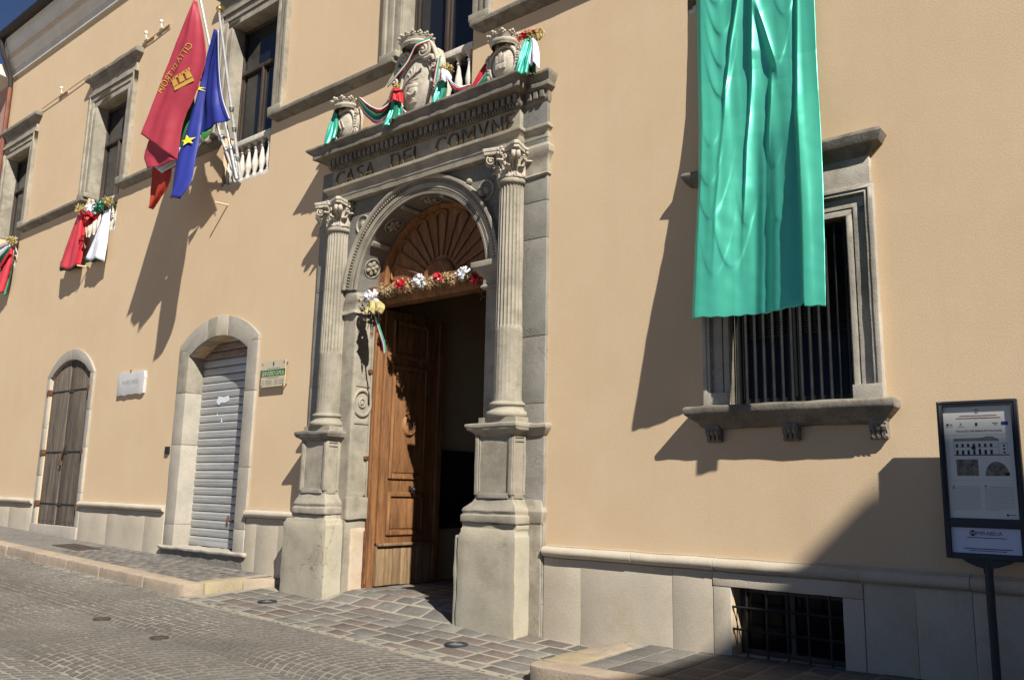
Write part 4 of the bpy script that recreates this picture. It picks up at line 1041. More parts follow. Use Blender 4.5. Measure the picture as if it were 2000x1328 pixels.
# ------------------------------------------------------------------ three carved coats of arms on the cornice
def crown(m, cx, cy, z, rx, ry, h, npt, k=1.0):
    rows = []
    for r_, zz in ((.88, -.02), (.93, 0), (.99, .01), (1.0, .03), (.96, .045), (1.0, .06), (1.04, h*.62), (1.07, h*.66), (1.05, h*.72), (.9, h*.72)):
        rows.append([(cx + rx*r_*math.cos(2*PI*i/36), cy + ry*r_*math.sin(2*PI*i/36), z + zz + .10*rx*(1 - math.sin(2*PI*i/36))*0) for i in range(36)])
    m.grid(rows, closeu=True)
    m.fan([(cx + rx*.985*math.cos(2*PI*i/36), cy + ry*.985*math.sin(2*PI*i/36), z + .05) for i in range(36)])
    for i in range(npt):
        a = 2*PI*i/npt + .2
        px, py = cx + rx*1.05*math.cos(a), cy + ry*1.05*math.sin(a)
        s_ = .042*k
        m.ell((px, py, z + h*.78), s_*.7, s_*.7, s_*.8, 8, 6)
        m.ell((px*1.0 + s_*.75*math.sin(a), py - s_*.75*math.cos(a), z + h*.86), s_*.62, s_*.62, s_*.6, 8, 6)
        m.ell((px - s_*.75*math.sin(a), py + s_*.75*math.cos(a), z + h*.86), s_*.62, s_*.62, s_*.6, 8, 6)
        m.ell((px + .02*math.cos(a), py + .02*math.sin(a), z + h*.95), s_*.65, s_*.65, s_*.65, 8, 6)
def spiral(m, cx, y, cz, R, turns, a0, sg, r0=.022, proud=.0):
    pts, rr = [], []
    n = int(26*turns)
    for i in range(n + 1):
        t = i/n
        a = a0 + sg*2*PI*turns*t
        R_ = R*(1 - .86*t)
        pts.append((cx + R_*math.cos(a), y - proud*t, cz + R_*math.sin(a))); rr.append(r0*(1 - .45*t))
    m.tube(pts, rr, 8)
    m.ell(pts[-1], r0*.8, r0*.9, r0*.8, 8, 6)
def coat(cx, zb, s_, label, kind):
    cy = -.15
    t = thing('stone_coat_of_arms', label, 'coat of arms', (cx, cy, zb))
    if kind == 'vase':
        body = MB().prism([(cx + .40*a, zb + b) for a, b in ((-.55, 0), (.55, 0), (.75, .10), (.95, .35), (1.0, .6), (.85, .8), (.55, .84), (-.55, .84), (-.85, .8), (-1.0, .6), (-.95, .35), (-.75, .10))], cy - .02, cy + .10)
        body.build('cartouche', 'carved', t, bevel=.02, sub=.08, wear=.008)
        oz = zb + .38; rx, rz = .262, .37
        sh_ = MB().ell((cx, cy - .01, oz), rx, .085, rz, 36, 20).build('shield', 'carved', t, smooth=60)
        rim = MB()
        rim.tube([(cx + (rx + .015)*math.cos(2*PI*k/48), cy - .035, oz + (rz + .015)*math.sin(2*PI*k/48)) for k in range(49)], .022, 8, cap=False)
        rim.tube([(cx + (rx + .055)*math.cos(2*PI*k/48), cy - .02, oz + (rz + .05)*math.sin(2*PI*k/48)) for k in range(49)], .016, 8, cap=False)
        rim.build('shield_rim', 'carved', t, smooth=60)
        sc = MB()
        spiral(sc, cx - .165, cy - .06, zb + .80, .105, 1.9, PI*.5, 1, .03, .03); spiral(sc, cx + .165, cy - .06, zb + .80, .105, 1.9, PI*.5, -1, .03, .03)
        for q in (-1, 1):
            sc.ell((cx + q*.165, cy - .02, zb + .80), .10, .07, .10, 16, 10)
            sc.tube(smoothpath([(cx + q*.20, cy - .05, zb + .91), (cx + q*.30, cy - .06, zb + .84), (cx + q*.37, cy - .05, zb + .66), (cx + q*.40, cy - .04, zb + .50)]), [.03]*1 + [.034]*0 if False else .03, 8)
            sc.tube(smoothpath([(cx + q*.17, cy - .06, zb + .69), (cx + q*.24, cy - .08, zb + .66), (cx + q*.31, cy - .08, zb + .69), (cx + q*.33, cy - .06, zb + .62)]), .026, 8)
            spiral(sc, cx + q*.355, cy - .06, zb + .52, .07, 1.6, PI*.4, -q, .022, .03)
            spiral(sc, cx + q*.36, cy - .04, zb + .26, .05, 1.5, PI*.4, q, .018, .02)
            spiral(sc, cx + q*.25, cy - .04, zb + .03, .05, 1.4, PI*.4, -q, .018, .02)
            sc.tube(smoothpath([(cx + q*.40, cy - .03, zb + .48), (cx + q*.41, cy - .03, zb + .38), (cx + q*.39, cy - .03, zb + .28)]), .024, 8)
            sc.tube(smoothpath([(cx + q*.38, cy - .03, zb + .24), (cx + q*.36, cy - .03, zb + .12), (cx + q*.28, cy - .03, zb + .05)]), .024, 8)
        sc.build('scrollwork', 'carved', t, smooth=60, wear=.004)
        cr = MB(); crown(cr, cx, cy - .06, zb + .88, .215, .18, .13, 15, .66)
        cr.build('crown', 'carved', t, smooth=50, wear=.005)
        em = MB()
        y = cy - .075
        def blob(x, z, a, b, d=.03): em.ell((cx + x, y, oz + z), a, d, b, 14, 8)
        for z_, r_ in ((-.245, .075), (-.225, .06), (-.205, .04), (-.185, .022), (-.165, .025)): blob(0, z_, r_, .013, .025)
        blob(0, -.09, .095, .085, .045); blob(0, -.03, .105, .05, .045); blob(0, .02, .06, .03, .035)
        em.tube([(cx - .10, y - .005, oz + .045), (cx, y - .02, oz + .05), (cx + .10, y - .005, oz + .06)], .014, 8)
        for q in (-1, 1): em.tube(smoothpath([(cx + q*.09, y, oz + .06), (cx + q*.13, y, oz + .04), (cx + q*.13, y, oz - .02), (cx + q*.10, y, oz - .05)]), .011, 6)
        for x, h_, w_ in ((-.07, .12, -.05), (-.035, .17, -.03), (0, .19, .01), (.035, .16, .02), (.07, .13, .06)):
            em.tube(smoothpath([(cx + x*.6, y, oz + .055), (cx + x - .012, y - .005, oz + .055 + h_*.3), (cx + x + .012, y - .005, oz + .055 + h_*.6), (cx + x + w_, y, oz + .055 + h_)]), [.016]*3 + [.014]*4 + [.008]*3 if False else .013, 6)
        for i in range(9):
            em.ell((cx - .07 + i*.0175, y - .035, oz - .11 - .03*math.sin(i*PI/8)), .012, .012, .02, 6, 5)
        em.build('vase_relief', 'carved', t, smooth=60)
    else:
        k = s_
        body = MB().prism([(cx + k*a, zb + k*b) for a, b in ((-.10, 0), (.10, 0), (.19, .05), (.23, .16), (.25, .30), (.22, .40), (.12, .45), (-.12, .45), (-.22, .40), (-.25, .30), (-.23, .16), (-.19, .05))], cy - .03, cy + .07)
        body.build('cartouche', 'carved', t, bevel=.015, sub=.06, wear=.010, seed=cx)
        oz = zb + k*.21
        MB().ell((cx, cy - .03, oz), .180*k, .085, .195*k, 28, 14).build('shield', 'carved', t, smooth=60)
        sc = MB()
        sc.tube([(cx + .205*k*math.cos(2*PI*q/36), cy - .055, oz + .215*k*math.sin(2*PI*q/36)) for q in range(37)], .024, 8, cap=False)
        for q in (-1, 1):
            spiral(sc, cx + q*.075*k, cy - .055, zb + .425*k, .045*k, 1.5, PI*.5, -q, .016, .02)
            spiral(sc, cx + q*.245*k, cy - .05, zb + .33*k, .045*k, 1.4, PI*.5, q, .018, .02)
            spiral(sc, cx + q*.22*k, cy - .05, zb + .08*k, .045*k, 1.4, -PI*.5, q, .018, .02)
            sc.tube(smoothpath([(cx + q*.24*k, cy - .03, zb + .30*k), (cx + q*.25*k, cy - .04, zb + .20*k), (cx + q*.22*k, cy - .03, zb + .11*k)]), .034, 8)
            for i in range(5): sc.tube([(cx + q*.215*k, cy - .075, zb + (.15 + i*.035)*k), (cx + q*.265*k, cy - .045, zb + (.135 + i*.035)*k)], .012, 6)
        sc.ell((cx, cy - .02, zb + .02), .05, .05, .04)
        sc.build('scrollwork', 'carved', t, smooth=60, wear=.004)
        cr = MB(); crown(cr, cx, cy - .05, zb + .435*k, .185*k, .155, .115, 10, .72)
        cr.build('crown', 'carved', t, smooth=50, wear=.005)
        em = MB(); y = cy - .117
        if kind == 'stripes':
            for o_ in (-.035, .03):
                em.obox((cx + o_, y + .004, oz), (.007, 0, .004), (0, .012, 0), (.045, 0, -.10) if False else (-.035, 0, .07))
        else:
            em.box(cx - .075*k, cx + .075*k, y, y + .03, oz - .09*k, oz + .0)
            for x, h_ in ((-.05, .07), (0, .11), (.05, .07)):
                em.box(cx + x*k - .02, cx + x*k + .02, y - .005, y + .03, oz - .01, oz + h_*k)
                for q in (-1, 0, 1): em.box(cx + x*k + q*.014 - .005, cx + x*k + q*.014 + .005, y - .005, y + .03, oz + h_*k, oz + h_*k + .014)
            em.box(cx - .015, cx + .015, y - .008, y, oz - .09*k, oz - .045*k)
        em.build('castle_relief' if kind == 'castle' else 'band_relief', 'carved', t, bevel=.003)
    return t
coat(-8.655, 4.615, 1.02, 'small carved coat of arms with two slanting bands, nearest the flags', 'stripes')
coat(-7.30, 4.62, 1, 'large carved coat of arms with a flaming vase, middle of the portal cornice', 'vase')
coat(-5.835, 4.615, .96, 'small carved coat of arms with a three-towered castle beside white drape', 'castle')

# ------------------------------------------------------------------ cloth
def cloth(name, mats, Lp, Rp, nu=24, nv=20, amp=.03, freq=3.0, ph=0.0, parent=None, bands=None, bulge=.0, hem=.0, sm=1, wob=.012, thick=.004):
    Lp = smoothpath(Lp, sm); Rp = smoothpath(Rp, sm)
    m = MB(); rows = []
    for j in range(nv + 1):
        v = j/nv
        a, b = along(Lp, v), along(Rp, v)
        row = []
        for i in range(nu + 1):
            u = i/nu
            p = a.lerp(b, u)
            env = min(1, .25 + v*1.2)
            d = amp*env*(math.sin(2*PI*(freq*u + ph + .15*math.sin(v*3 + ph))) + .4*math.sin(2*PI*(freq*2.3*u + ph*2 + v*.4)))
            d += bulge*math.sin(PI*u)
            p = p + Vector((d*.35, -d, 0)) + noise.noise_vector(p*6 + Vector((ph*9, 0, 0)))*wob
            if hem: p.z += hem*math.sin(2*PI*(freq*u + ph))*(v**4)
            row.append(p)
        rows.append(row)
    ms = mats if isinstance(mats, (list, tuple)) else [mats]
    bands = bands or [1.0]
    m.grid(rows)
    k = 0
    for j in range(nv):
        for i in range(nu):
            u = (i + .5)/nu
            m.m[k] = next(q for q, e in enumerate(bands) if u <= e + 1e-6); k += 1
    o = m.build(name, ms if len(ms) > 1 else ms[0], parent, smooth=180)
    md = o.modifiers.new('thick', 'SOLIDIFY'); md.thickness = thick; md.offset = 0
    return o
def ribbon(name, mats, pts, w, parent=None, side=(0, 0, 1), tw=0.0):
    pts = smoothpath(pts, 2); m = MB(); n = len(mats)
    rows = []
    for j, p in enumerate(pts):
        t = j/(len(pts) - 1)
        s_ = Vector(side).normalized()
        s_ = s_*math.cos(tw*t) + Vector((0, -1, 0))*math.sin(tw*t)
        rows.append([p + s_*w*(i/n - .5) for i in range(n + 1)])
    m.grid(rows)
    m.m = [i for j in range(len(pts) - 1) for i in range(n)]
    o = m.build(name, mats, parent, smooth=180)
    md = o.modifiers.new('thick', 'SOLIDIFY'); md.thickness = .003
    return o
def puff(m, c, R, n, sz, seed=1):           # a tuft of curled net or petals
    rd = random.Random(seed)
    for _ in range(n):
        d = Vector((rd.gauss(0, 1), rd.gauss(0, 1), rd.gauss(0, 1))).normalized()
        p = Vector(c) + Vector((d.x*R[0], d.y*R[1], d.z*R[2]))*(rd.random()**.5)
        a = Vector((rd.gauss(0, 1), rd.gauss(0, 1), rd.gauss(0, 1))).normalized(); b = d.cross(a).normalized()
        s_ = sz*rd.uniform(.6, 1.3)
        rows = []
        for j in range(4):
            q = j/3*PI*.8
            rows.append([p + a*s_*(i - 1)*.6 + b*s_*math.sin(q) + d*s_*(1 - math.cos(q))*.6 for i in range(3)])
        m.grid(rows)
    return m
def bow(name, c, R, mname, parent, seed=1, n=16):
    rd = random.Random(seed); m = MB()
    for k in range(n):
        d = Vector((rd.gauss(0, 1), rd.gauss(-.7, .7), rd.gauss(0, 1))).normalized()
        a = d.cross(Vector((rd.gauss(0, 1), rd.gauss(0, 1), rd.gauss(0, 1)))).normalized(); b = d.cross(a)
        rows = []
        for j in range(9):
            q = 2*PI*j/8
            rows.append([Vector(c) + d*R*.55*(1 - math.cos(q)) + b*R*.30*math.sin(q) + a*R*.22*(i - .5)*2*.6 for i in range(2)])
        m.grid(rows)
    return m.build(name, mname, parent, smooth=60)

# drapes on the portal cornice
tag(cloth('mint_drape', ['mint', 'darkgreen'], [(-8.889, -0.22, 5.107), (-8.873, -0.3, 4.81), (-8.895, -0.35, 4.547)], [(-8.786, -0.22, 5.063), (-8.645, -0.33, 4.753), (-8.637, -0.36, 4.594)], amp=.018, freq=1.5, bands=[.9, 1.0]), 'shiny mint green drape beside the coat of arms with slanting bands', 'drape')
t1 = thing('tricolour_swag', 'tricolour cloth swag with a red knot left of the flaming vase crest', 'swag', (-7.962, -0.18, 4.722))
cloth('swag_cloth', ['white_cloth', 'red', 'darkgreen', 'white_cloth', 'red'], [(-8.419, -0.16, 5.196), (-8.111, -0.24, 4.957), (-7.878, -0.26, 4.81), (-7.735, -0.25, 4.844), (-7.661, -0.2, 4.94)], [(-8.468, -0.16, 5.158), (-8.229, -0.22, 4.853), (-7.956, -0.25, 4.63), (-7.779, -0.25, 4.631), (-7.709, -0.2, 4.799)], amp=.018, freq=2.2, bands=[.10, .32, .72, .86, 1.0], parent=t1, bulge=.03)
cloth('red_knot', 'red', [(-7.655, -0.22, 5.029), (-7.655, -0.26, 4.957), (-7.686, -0.27, 4.871)], [(-7.529, -0.22, 5.005), (-7.451, -0.26, 4.896), (-7.424, -0.27, 4.773)], amp=.012, freq=2.5, parent=t1, bulge=.08)
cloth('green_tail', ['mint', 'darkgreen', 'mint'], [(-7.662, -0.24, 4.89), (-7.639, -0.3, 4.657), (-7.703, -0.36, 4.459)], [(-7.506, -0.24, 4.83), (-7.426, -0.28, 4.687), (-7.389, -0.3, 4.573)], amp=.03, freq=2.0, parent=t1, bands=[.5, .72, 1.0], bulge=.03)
puff(MB(), (-7.608, -0.22, 5.058), (.07, .05, .05), 70, .02, 3).build('tulle_puff', 'yellow_tulle', t1, smooth=60)
t2 = thing('tricolour_swag', 'tricolour cloth swag with a white knot right of the flaming vase crest', 'swag', (-6.673, -0.2, 4.794))
cloth('white_knot', 'white_cloth', [(-6.801, -0.24, 5.018), (-6.783, -0.28, 4.929), (-6.798, -0.28, 4.866)], [(-6.669, -0.24, 4.969), (-6.584, -0.28, 4.866), (-6.607, -0.27, 4.791)], amp=.016, freq=2.5, parent=t2, bulge=.07, hem=.02)
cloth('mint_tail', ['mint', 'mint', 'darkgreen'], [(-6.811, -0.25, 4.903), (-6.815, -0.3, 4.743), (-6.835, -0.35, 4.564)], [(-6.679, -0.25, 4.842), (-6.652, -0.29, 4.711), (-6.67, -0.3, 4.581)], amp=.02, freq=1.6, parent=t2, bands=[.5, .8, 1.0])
cloth('swag_cloth', ['white_cloth', 'red', 'darkgreen'], [(-6.696, -0.2, 4.921), (-6.566, -0.24, 4.764), (-6.439, -0.24, 4.705), (-6.336, -0.2, 4.716)], [(-6.711, -0.2, 4.872), (-6.581, -0.22, 4.665), (-6.427, -0.24, 4.61), (-6.325, -0.2, 4.648)], amp=.015, freq=1.6, parent=t2, bands=[.35, .7, 1.0], bulge=.03)
cloth('swag_cloth', ['red', 'white_cloth', 'darkgreen'], [(-6.067, -0.1, 5.129), (-6.163, -0.2, 4.857), (-6.32, -0.24, 4.617)], [(-6.05, -0.12, 4.88), (-6.036, -0.22, 4.667), (-6.148, -0.26, 4.596)], amp=.02, freq=1.6, parent=t2, bands=[.40, .58, 1.0], bulge=.02)
puff(MB(), (-6.725, -0.22, 5.029), (.09, .06, .05), 90, .022, 5).build('tulle_puff', 'yellow_tulle', t2, smooth=60)
t3 = thing('drape_pair', 'mint and white drapes with red and yellow tuft beside the castle crest', 'drape', (-5.442, -0.25, 4.567))
cloth('mint_drape', ['mint', 'mint'], [(-5.521, -0.2, 5.037), (-5.501, -0.3, 4.774), (-5.552, -0.33, 4.556)], [(-5.409, -0.2, 4.986), (-5.386, -0.27, 4.749), (-5.377, -0.33, 4.488)], amp=.02, freq=1.4, parent=t3)
cloth('white_drape', 'white_cloth', [(-5.432, -0.19, 4.986), (-5.418, -0.24, 4.797), (-5.436, -0.25, 4.651)], [(-5.374, -0.17, 4.95), (-5.289, -0.22, 4.75), (-5.285, -0.24, 4.588)], amp=.02, freq=1.8, parent=t3, bulge=.05, hem=.02)
cloth('green_hem', 'darkgreen', [(-5.457, -0.18, 4.737), (-5.459, -0.22, 4.61)], [(-5.376, -0.18, 4.686), (-5.349, -0.22, 4.513)], amp=.012, freq=1.5, parent=t3)
puff(MB(), (-5.39, -0.18, 5.038), (.09, .06, .06), 90, .022, 6).build('tulle_puff', 'yellow_tulle', t3, smooth=60)
puff(MB(), (-5.491, -0.2, 5.052), (.10, .05, .03), 30, .03, 7).build('red_flowers', 'red', t3, smooth=60)
tri = ['red_ribbon', 'silver', 'green_ribbon']
tag(ribbon('tricolour_ribbon', tri, [(-6.904, -0.36, 5.421), (-6.996, -0.4, 5.4), (-7.094, -0.41, 5.395), (-7.155, -0.4, 5.338), (-7.217, -0.42, 5.199), (-7.373, -0.44, 5.076), (-7.568, -0.42, 4.993)], .055), 'thin red, white and green ribbon trailing from the crown of the large coat of arms', 'ribbon')
tag(ribbon('tricolour_ribbon', tri, [(-6.793, -0.3, 5.179), (-6.781, -0.34, 5.01), (-6.795, -0.36, 4.819)], .085, side=(1, 0, .35)), 'short red, white and green ribbon hanging down the side of the large coat of arms', 'ribbon')

# drapes below the first-floor windows
t4 = thing('balcony_drape', 'faded red and white drapes with yellow tulle on a balustrade left of the flags', 'drape', (-16.77, -0.1, 4.675))
cloth('red_tail', ['red_pale', 'red_pale', 'red'], [(-17.09, -0.08, 5.335), (-17.181, -0.16, 4.775), (-17.363, -0.22, 4.135)], [(-16.846, -0.08, 5.265), (-16.598, -0.12, 4.702), (-16.559, -0.15, 4.089)], amp=.022, freq=1.3, ph=.1, bands=[.6, .85, 1.0], parent=t4, bulge=.05, hem=.03, wob=.006)
cloth('green_hem', 'darkgreen', [(-17.52, -0.15, 4.366), (-17.407, -0.18, 4.119)], [(-16.763, -0.1, 4.277), (-16.67, -0.11, 4.084)], amp=.02, freq=1.5, parent=t4)
cloth('white_tail', ['white_cloth'], [(-15.934, -0.08, 5.268), (-16.043, -0.14, 4.74), (-16.248, -0.2, 4.171)], [(-15.742, -0.08, 5.248), (-15.634, -0.11, 4.671), (-15.621, -0.14, 4.073)], amp=.020, freq=1.4, ph=.3, parent=t4, bulge=.05, hem=.025, wob=.006)
cloth('green_hem', 'darkgreen', [(-16.406, -0.12, 4.358), (-16.332, -0.15, 4.145)], [(-15.825, -0.09, 4.228), (-15.753, -0.1, 4.094)], amp=.02, freq=1.5, parent=t4)
cloth('swag_cloth', ['white_cloth', 'darkgreen', 'red'], [(-16.758, -0.14, 5.273), (-16.291, -0.2, 5.266), (-15.991, -0.2, 5.266), (-15.793, -0.14, 5.303)], [(-16.666, -0.14, 5.17), (-16.205, -0.2, 4.898), (-15.908, -0.2, 4.902), (-15.803, -0.14, 5.162)], amp=.02, freq=2.2, bands=[.4, .7, 1.0], parent=t4, bulge=.05)
bow('red_bow', (-16.187, -0.22, 5.012), .20, 'red', t4, 4); bow('white_bow', (-16.073, -0.2, 5.159), .17, 'white_cloth', t4, 9)
bow('green_bow', (-15.861, -0.2, 5.157), .15, 'darkgreen', t4, 12)
puff(MB(), (-16.785, -0.16, 5.294), (.13, .1, .09), 110, .028, 8).build('tulle_puff', 'yellow_tulle', t4, smooth=60)
puff(MB(), (-15.696, -0.16, 5.247), (.13, .1, .08), 110, .028, 9).build('tulle_puff', 'yellow_tulle', t4, smooth=60)
t5 = thing('balcony_drape', 'red and green drapes on the farthest window balustrade', 'drape', (-20.343, -0.2, 4.69))
cloth('red_tail', ['red_pale', 'red_pale', 'red'], [(-20.553, -0.08, 5.229), (-20.708, -0.14, 4.761), (-20.801, -0.2, 4.107)], [(-20.33, -0.08, 5.167), (-20.216, -0.11, 4.69), (-20.408, -0.15, 4.099)], amp=.02, freq=1.8, bands=[.6, .85, 1.0], parent=t5, bulge=.05)
cloth('green_tail', ['mint', 'darkgreen'], [(-20.381, -0.07, 4.963), (-20.338, -0.1, 4.534), (-20.505, -0.13, 4.046)], [(-20.319, -0.06, 4.955), (-20.234, -0.08, 4.488), (-20.329, -0.1, 4.052)], amp=.02, freq=1.2, bands=[.7, 1.0], parent=t5)
cloth('swag_cloth', ['white_cloth', 'darkgreen', 'red'], [(-21.511, -0.14, 4.985), (-20.884, -0.2, 5.088), (-20.487, -0.2, 5.141), (-20.325, -0.14, 5.211)], [(-21.476, -0.14, 4.881), (-20.673, -0.2, 4.623), (-20.367, -0.2, 4.765), (-20.214, -0.14, 5.037)], amp=.02, freq=2.2, bands=[.4, .7, 1.0], parent=t5, bulge=.05)
puff(MB(), (-20.292, -0.14, 5.289), (.13, .1, .09), 110, .028, 10).build('tulle_puff', 'yellow_tulle', t5, smooth=60)

# ------------------------------------------------------------------ garland over the doorway
gl = thing('straw_garland', 'straw-coloured tulle garland with red and white bows lying along the door beam', 'garland', (-7.28, 0.18, 2.468))
ga, gb = Vector((-8.208, 0.18, 2.508)), Vector((-6.391, 0.18, 2.48))
m = MB()
for i in range(40):
    p = ga.lerp(gb, i/39) + Vector((random.uniform(-.02, .02), random.uniform(-.05, .03), random.uniform(-.02, .045)))
    puff(m, p, (.075, .06, .07), 100, .014, 100 + i)
m.build('tulle', 'tulle', gl, smooth=60, kind='stuff')
for i, (c, mm, R) in enumerate((((-7.682, 0.06, 2.526), 'red_ribbon', .125), ((-7.342, 0.06, 2.524), 'silver', .125), ((-7.015, 0.06, 2.521), 'red_ribbon', .10), ((-6.593, 0.06, 2.503), 'silver', .125), ((-6.35, 0.02, 2.397), 'red_ribbon', .13))):
    bow('bow', c, R*.68, mm, gl, 20 + i, 24)
for a, b in (((-7.512, 0.05, 2.5), (-7.403, 0.05, 2.511)), ((-7.169, 0.05, 2.477), (-7.065, 0.05, 2.501)), ((-6.773, 0.05, 2.477), (-6.674, 0.05, 2.507))):
    ribbon('tricolour_loop', tri, [Vector(a), (Vector(a) + Vector(b))/2 + Vector((0, -.03, .04)), Vector(b)], .04, gl, side=(0, .4, 1))
m = MB()
puff(m, (-6.444, 0.22, 2.297), (.04, .03, .15), 22, .022, 31)
m.build('dry_leaves', 'leaf', gl, smooth=60, kind='stuff')
bq = thing('ribbon_bouquet', 'white bow over a yellow tulle bunch with trailing tricolour ribbon at the broken impost', 'bouquet', (-8.065, -0.02, 2.268))
bow('white_bow', (-8.067, -0.06, 2.375), .115, 'silver', bq, 41, 22)
cloth('yellow_tulle', 'yellow_tulle', [(-8.145, -0.04, 2.328), (-8.119, -0.1, 2.24), (-8.13, -0.12, 2.171)], [(-7.95, -0.04, 2.33), (-7.781, -0.1, 2.231), (-7.828, -0.12, 2.142)], amp=.03, freq=2.6, parent=bq, bulge=.08, hem=.02)
m = MB()
puff(m, (-8.236, -0.02, 2.439), (.12, .05, .05), 26, .02, 42); puff(m, (-8.057, -0.06, 2.113), (.06, .05, .10), 30, .025, 43)
m.build('dry_leaves', 'leaf', bq, smooth=60, kind='stuff')
st_ = MB()
for k in range(7):
    p = Vector((-8.06, -0.07, 2.178)) + Vector((random.uniform(-.06, .06), random.uniform(-.03, .02), 0))
    st_.tube(smoothpath([p, p + Vector((random.uniform(-.03, .03), 0, -.12)), p + Vector((random.uniform(-.07, .05), .01, -random.uniform(.2, .42)))]), .004, 5)
st_.build('stems', 'leaf', bq)
ribbon('tricolour_ribbon', tri, [(-8.032, -0.07, 2.188), (-7.955, -0.06, 2.035), (-7.899, -0.05, 1.9), (-7.834, -0.04, 1.764), (-7.816, -0.04, 1.646)], .06, bq, side=(1, 0, .4))
ribbon('tricolour_ribbon', tri, [(-8.004, -0.07, 2.212), (-7.903, -0.08, 2.165), (-7.917, -0.08, 2.094)], .045, bq, side=(.4, 0, 1))
ribbon('white_ribbon', ['silver'], [(-8.041, -0.08, 2.201), (-8.056, -0.08, 2.136), (-8.032, -0.08, 2.08)], .03, bq, side=(1, 0, .2))

# ------------------------------------------------------------------ flags on poles at the balcony
from mathutils.bvhtree import BVHTree
def on_cloth(o):
    dg = bpy.context.evaluated_depsgraph_get()
    bm = bmesh.new(); bm.from_mesh(o.data); off = world_loc(o)
    bmesh.ops.translate(bm, verts=bm.verts, vec=off)
    bv = BVHTree.FromBMesh(bm); bm.free()
    def f(p, lift=.006):
        h = bv.ray_cast(Vector((p[0], -4, p[2])), Vector((0, 1, 0)))
        return Vector((p[0], h[0].y - lift if h[0] else p[1], p[2]))
    return f
PB = Vector((-11.42, -.05, 4.74))
def pole(fl, base, top, r=.022, ball='brass'):
    o = MB().tube([base, base.lerp(top, .5), top], [r*1.15, r, r*.8], 10).build('flagpole', 'alu', fl)
    if ball:
        MB().ell(top + Vector((0, 0, .05)), .05, .05, .05, 14, 10).tube([top, top + Vector((0, 0, .03))], .028, 8).build('finial', ball, o)
    for t in (.12, .3, .42):
        p = base.lerp(top, t); d = (top - base).normalized()
        MB().tube([p - d*.03, p + d*.03], r*1.6, 10).box(p.x + r, p.x + r + .05, p.y - .008, p.y + .008, p.z - .01, p.z + .01).build('pole_clamp', 'steel', o)
    return o
f1 = thing('european_flag', 'blue European Union flag with yellow stars hanging limp from the pole with a golden ball', 'flag', PB)
pole(f1, PB + Vector((.05, 0, 0)), Vector((-11.2, -.75, 7.20)))
rows_l = [(-11.241, -0.74, 6.894), (-11.519, -0.75, 6.158), (-11.759, -0.8, 5.326), (-11.829, -0.86, 4.946), (-11.747, -0.93, 4.59), (-11.639, -1.0, 4.188)]
rows_m = [(-11.212, -0.74, 6.892), (-11.388, -0.72, 6.403), (-11.466, -0.7, 5.932), (-11.493, -0.7, 5.266), (-11.416, -0.8, 4.758), (-11.234, -0.92, 4.379), (-11.396, -1.0, 4.137)]
c1 = cloth('cloth', 'flag_blue', rows_l, rows_m, nu=30, nv=44, amp=.012, freq=.9, ph=.1, parent=f1, bulge=.07, wob=.005)
cloth('cloth', 'flag_blue', [(-11.263, -0.72, 6.92), (-11.587, -0.67, 6.489), (-11.715, -0.64, 6.031), (-11.713, -0.64, 5.362)], [(-11.197, -0.74, 6.887), (-11.253, -0.66, 6.385), (-11.236, -0.58, 5.869), (-10.984, -0.55, 5.44)], nu=30, nv=34, amp=.035, freq=1.1, ph=.6, parent=f1, wob=.006)
ribbon('hem', ['silver'], [(-11.161, -0.76, 6.865), (-11.21, -0.68, 6.362), (-11.186, -0.6, 5.846), (-10.952, -0.57, 5.431)], .03, f1, side=(1, 0, 0))
oc = on_cloth(c1)
def star(c, R, rot, tag_, cl, parent):
    c = Vector(c); m = MB(); pts = []
    for k in range(10):
        a = PI/2 + rot + k*PI/5; r_ = R if k % 2 == 0 else R*.40
        pts.append(cl(c + Vector((r_*math.cos(a)*1.25, 0, r_*math.sin(a))), .045))
    c0 = cl(c, .045)
    m.add([c0] + pts, [(0, k + 1, (k + 1) % 10 + 1) for k in range(10)])
    return m.build(tag_, 'star', parent, smooth=0)
star((-11.582, -0.8, 5.154), .095, .25, 'star', oc, f1)
star((-11.485, -0.72, 5.989), .05, .4, 'star', oc, f1)
f2 = thing('town_flag', 'crimson town flag with yellow lettering and a golden crown hanging from the tallest pole', 'flag', PB)
pole(f2, PB + Vector((0, -.03, 0)), Vector((-12.02, -1.0, 8.9)), ball='brass')
c2 = cloth('cloth', 'flag_red', [(-11.75, -0.9, 7.53), (-11.908, -0.98, 7.02), (-12.066, -1.06, 6.444), (-12.218, -1.14, 5.855), (-12.388, -1.2, 5.343)],
           [(-11.771, -0.82, 7.56), (-11.452, -0.82, 6.863), (-11.312, -0.82, 6.429), (-11.411, -0.84, 6.071), (-11.564, -0.86, 5.772), (-11.703, -0.88, 5.568), (-11.756, -0.9, 5.29), (-11.771, -0.91, 4.865)], nu=60, nv=70, amp=.016, freq=1.35, ph=.45, parent=f2, bulge=.02, wob=.006)
cloth('cloth', 'flag_red', [(-12.258, -1.12, 5.277), (-12.487, -1.08, 5.07), (-12.386, -1.05, 4.826)], [(-11.998, -1.0, 5.1), (-11.884, -0.93, 4.945), (-11.79, -0.9, 4.873)], nu=24, nv=20, amp=.012, freq=1.2, ph=.2, parent=f2)
oc2 = on_cloth(c2)
O = Vector((-11.603, -0.96, 6.714)); A = Vector((-12.135, -1.09, 6.004)) - O; U = Vector((-11.766, -0.98, 6.813)) - O
ln = A.length; A.normalize(); U = (U - A*U.dot(A)).normalized()
text('lettering', 'CITTÀ DI TROIA', 'gold', lambda a, b, d: oc2(O + A*a + U*(b - .04), .014 + d), ln, .17, f2, extr=.001, fine=.03)
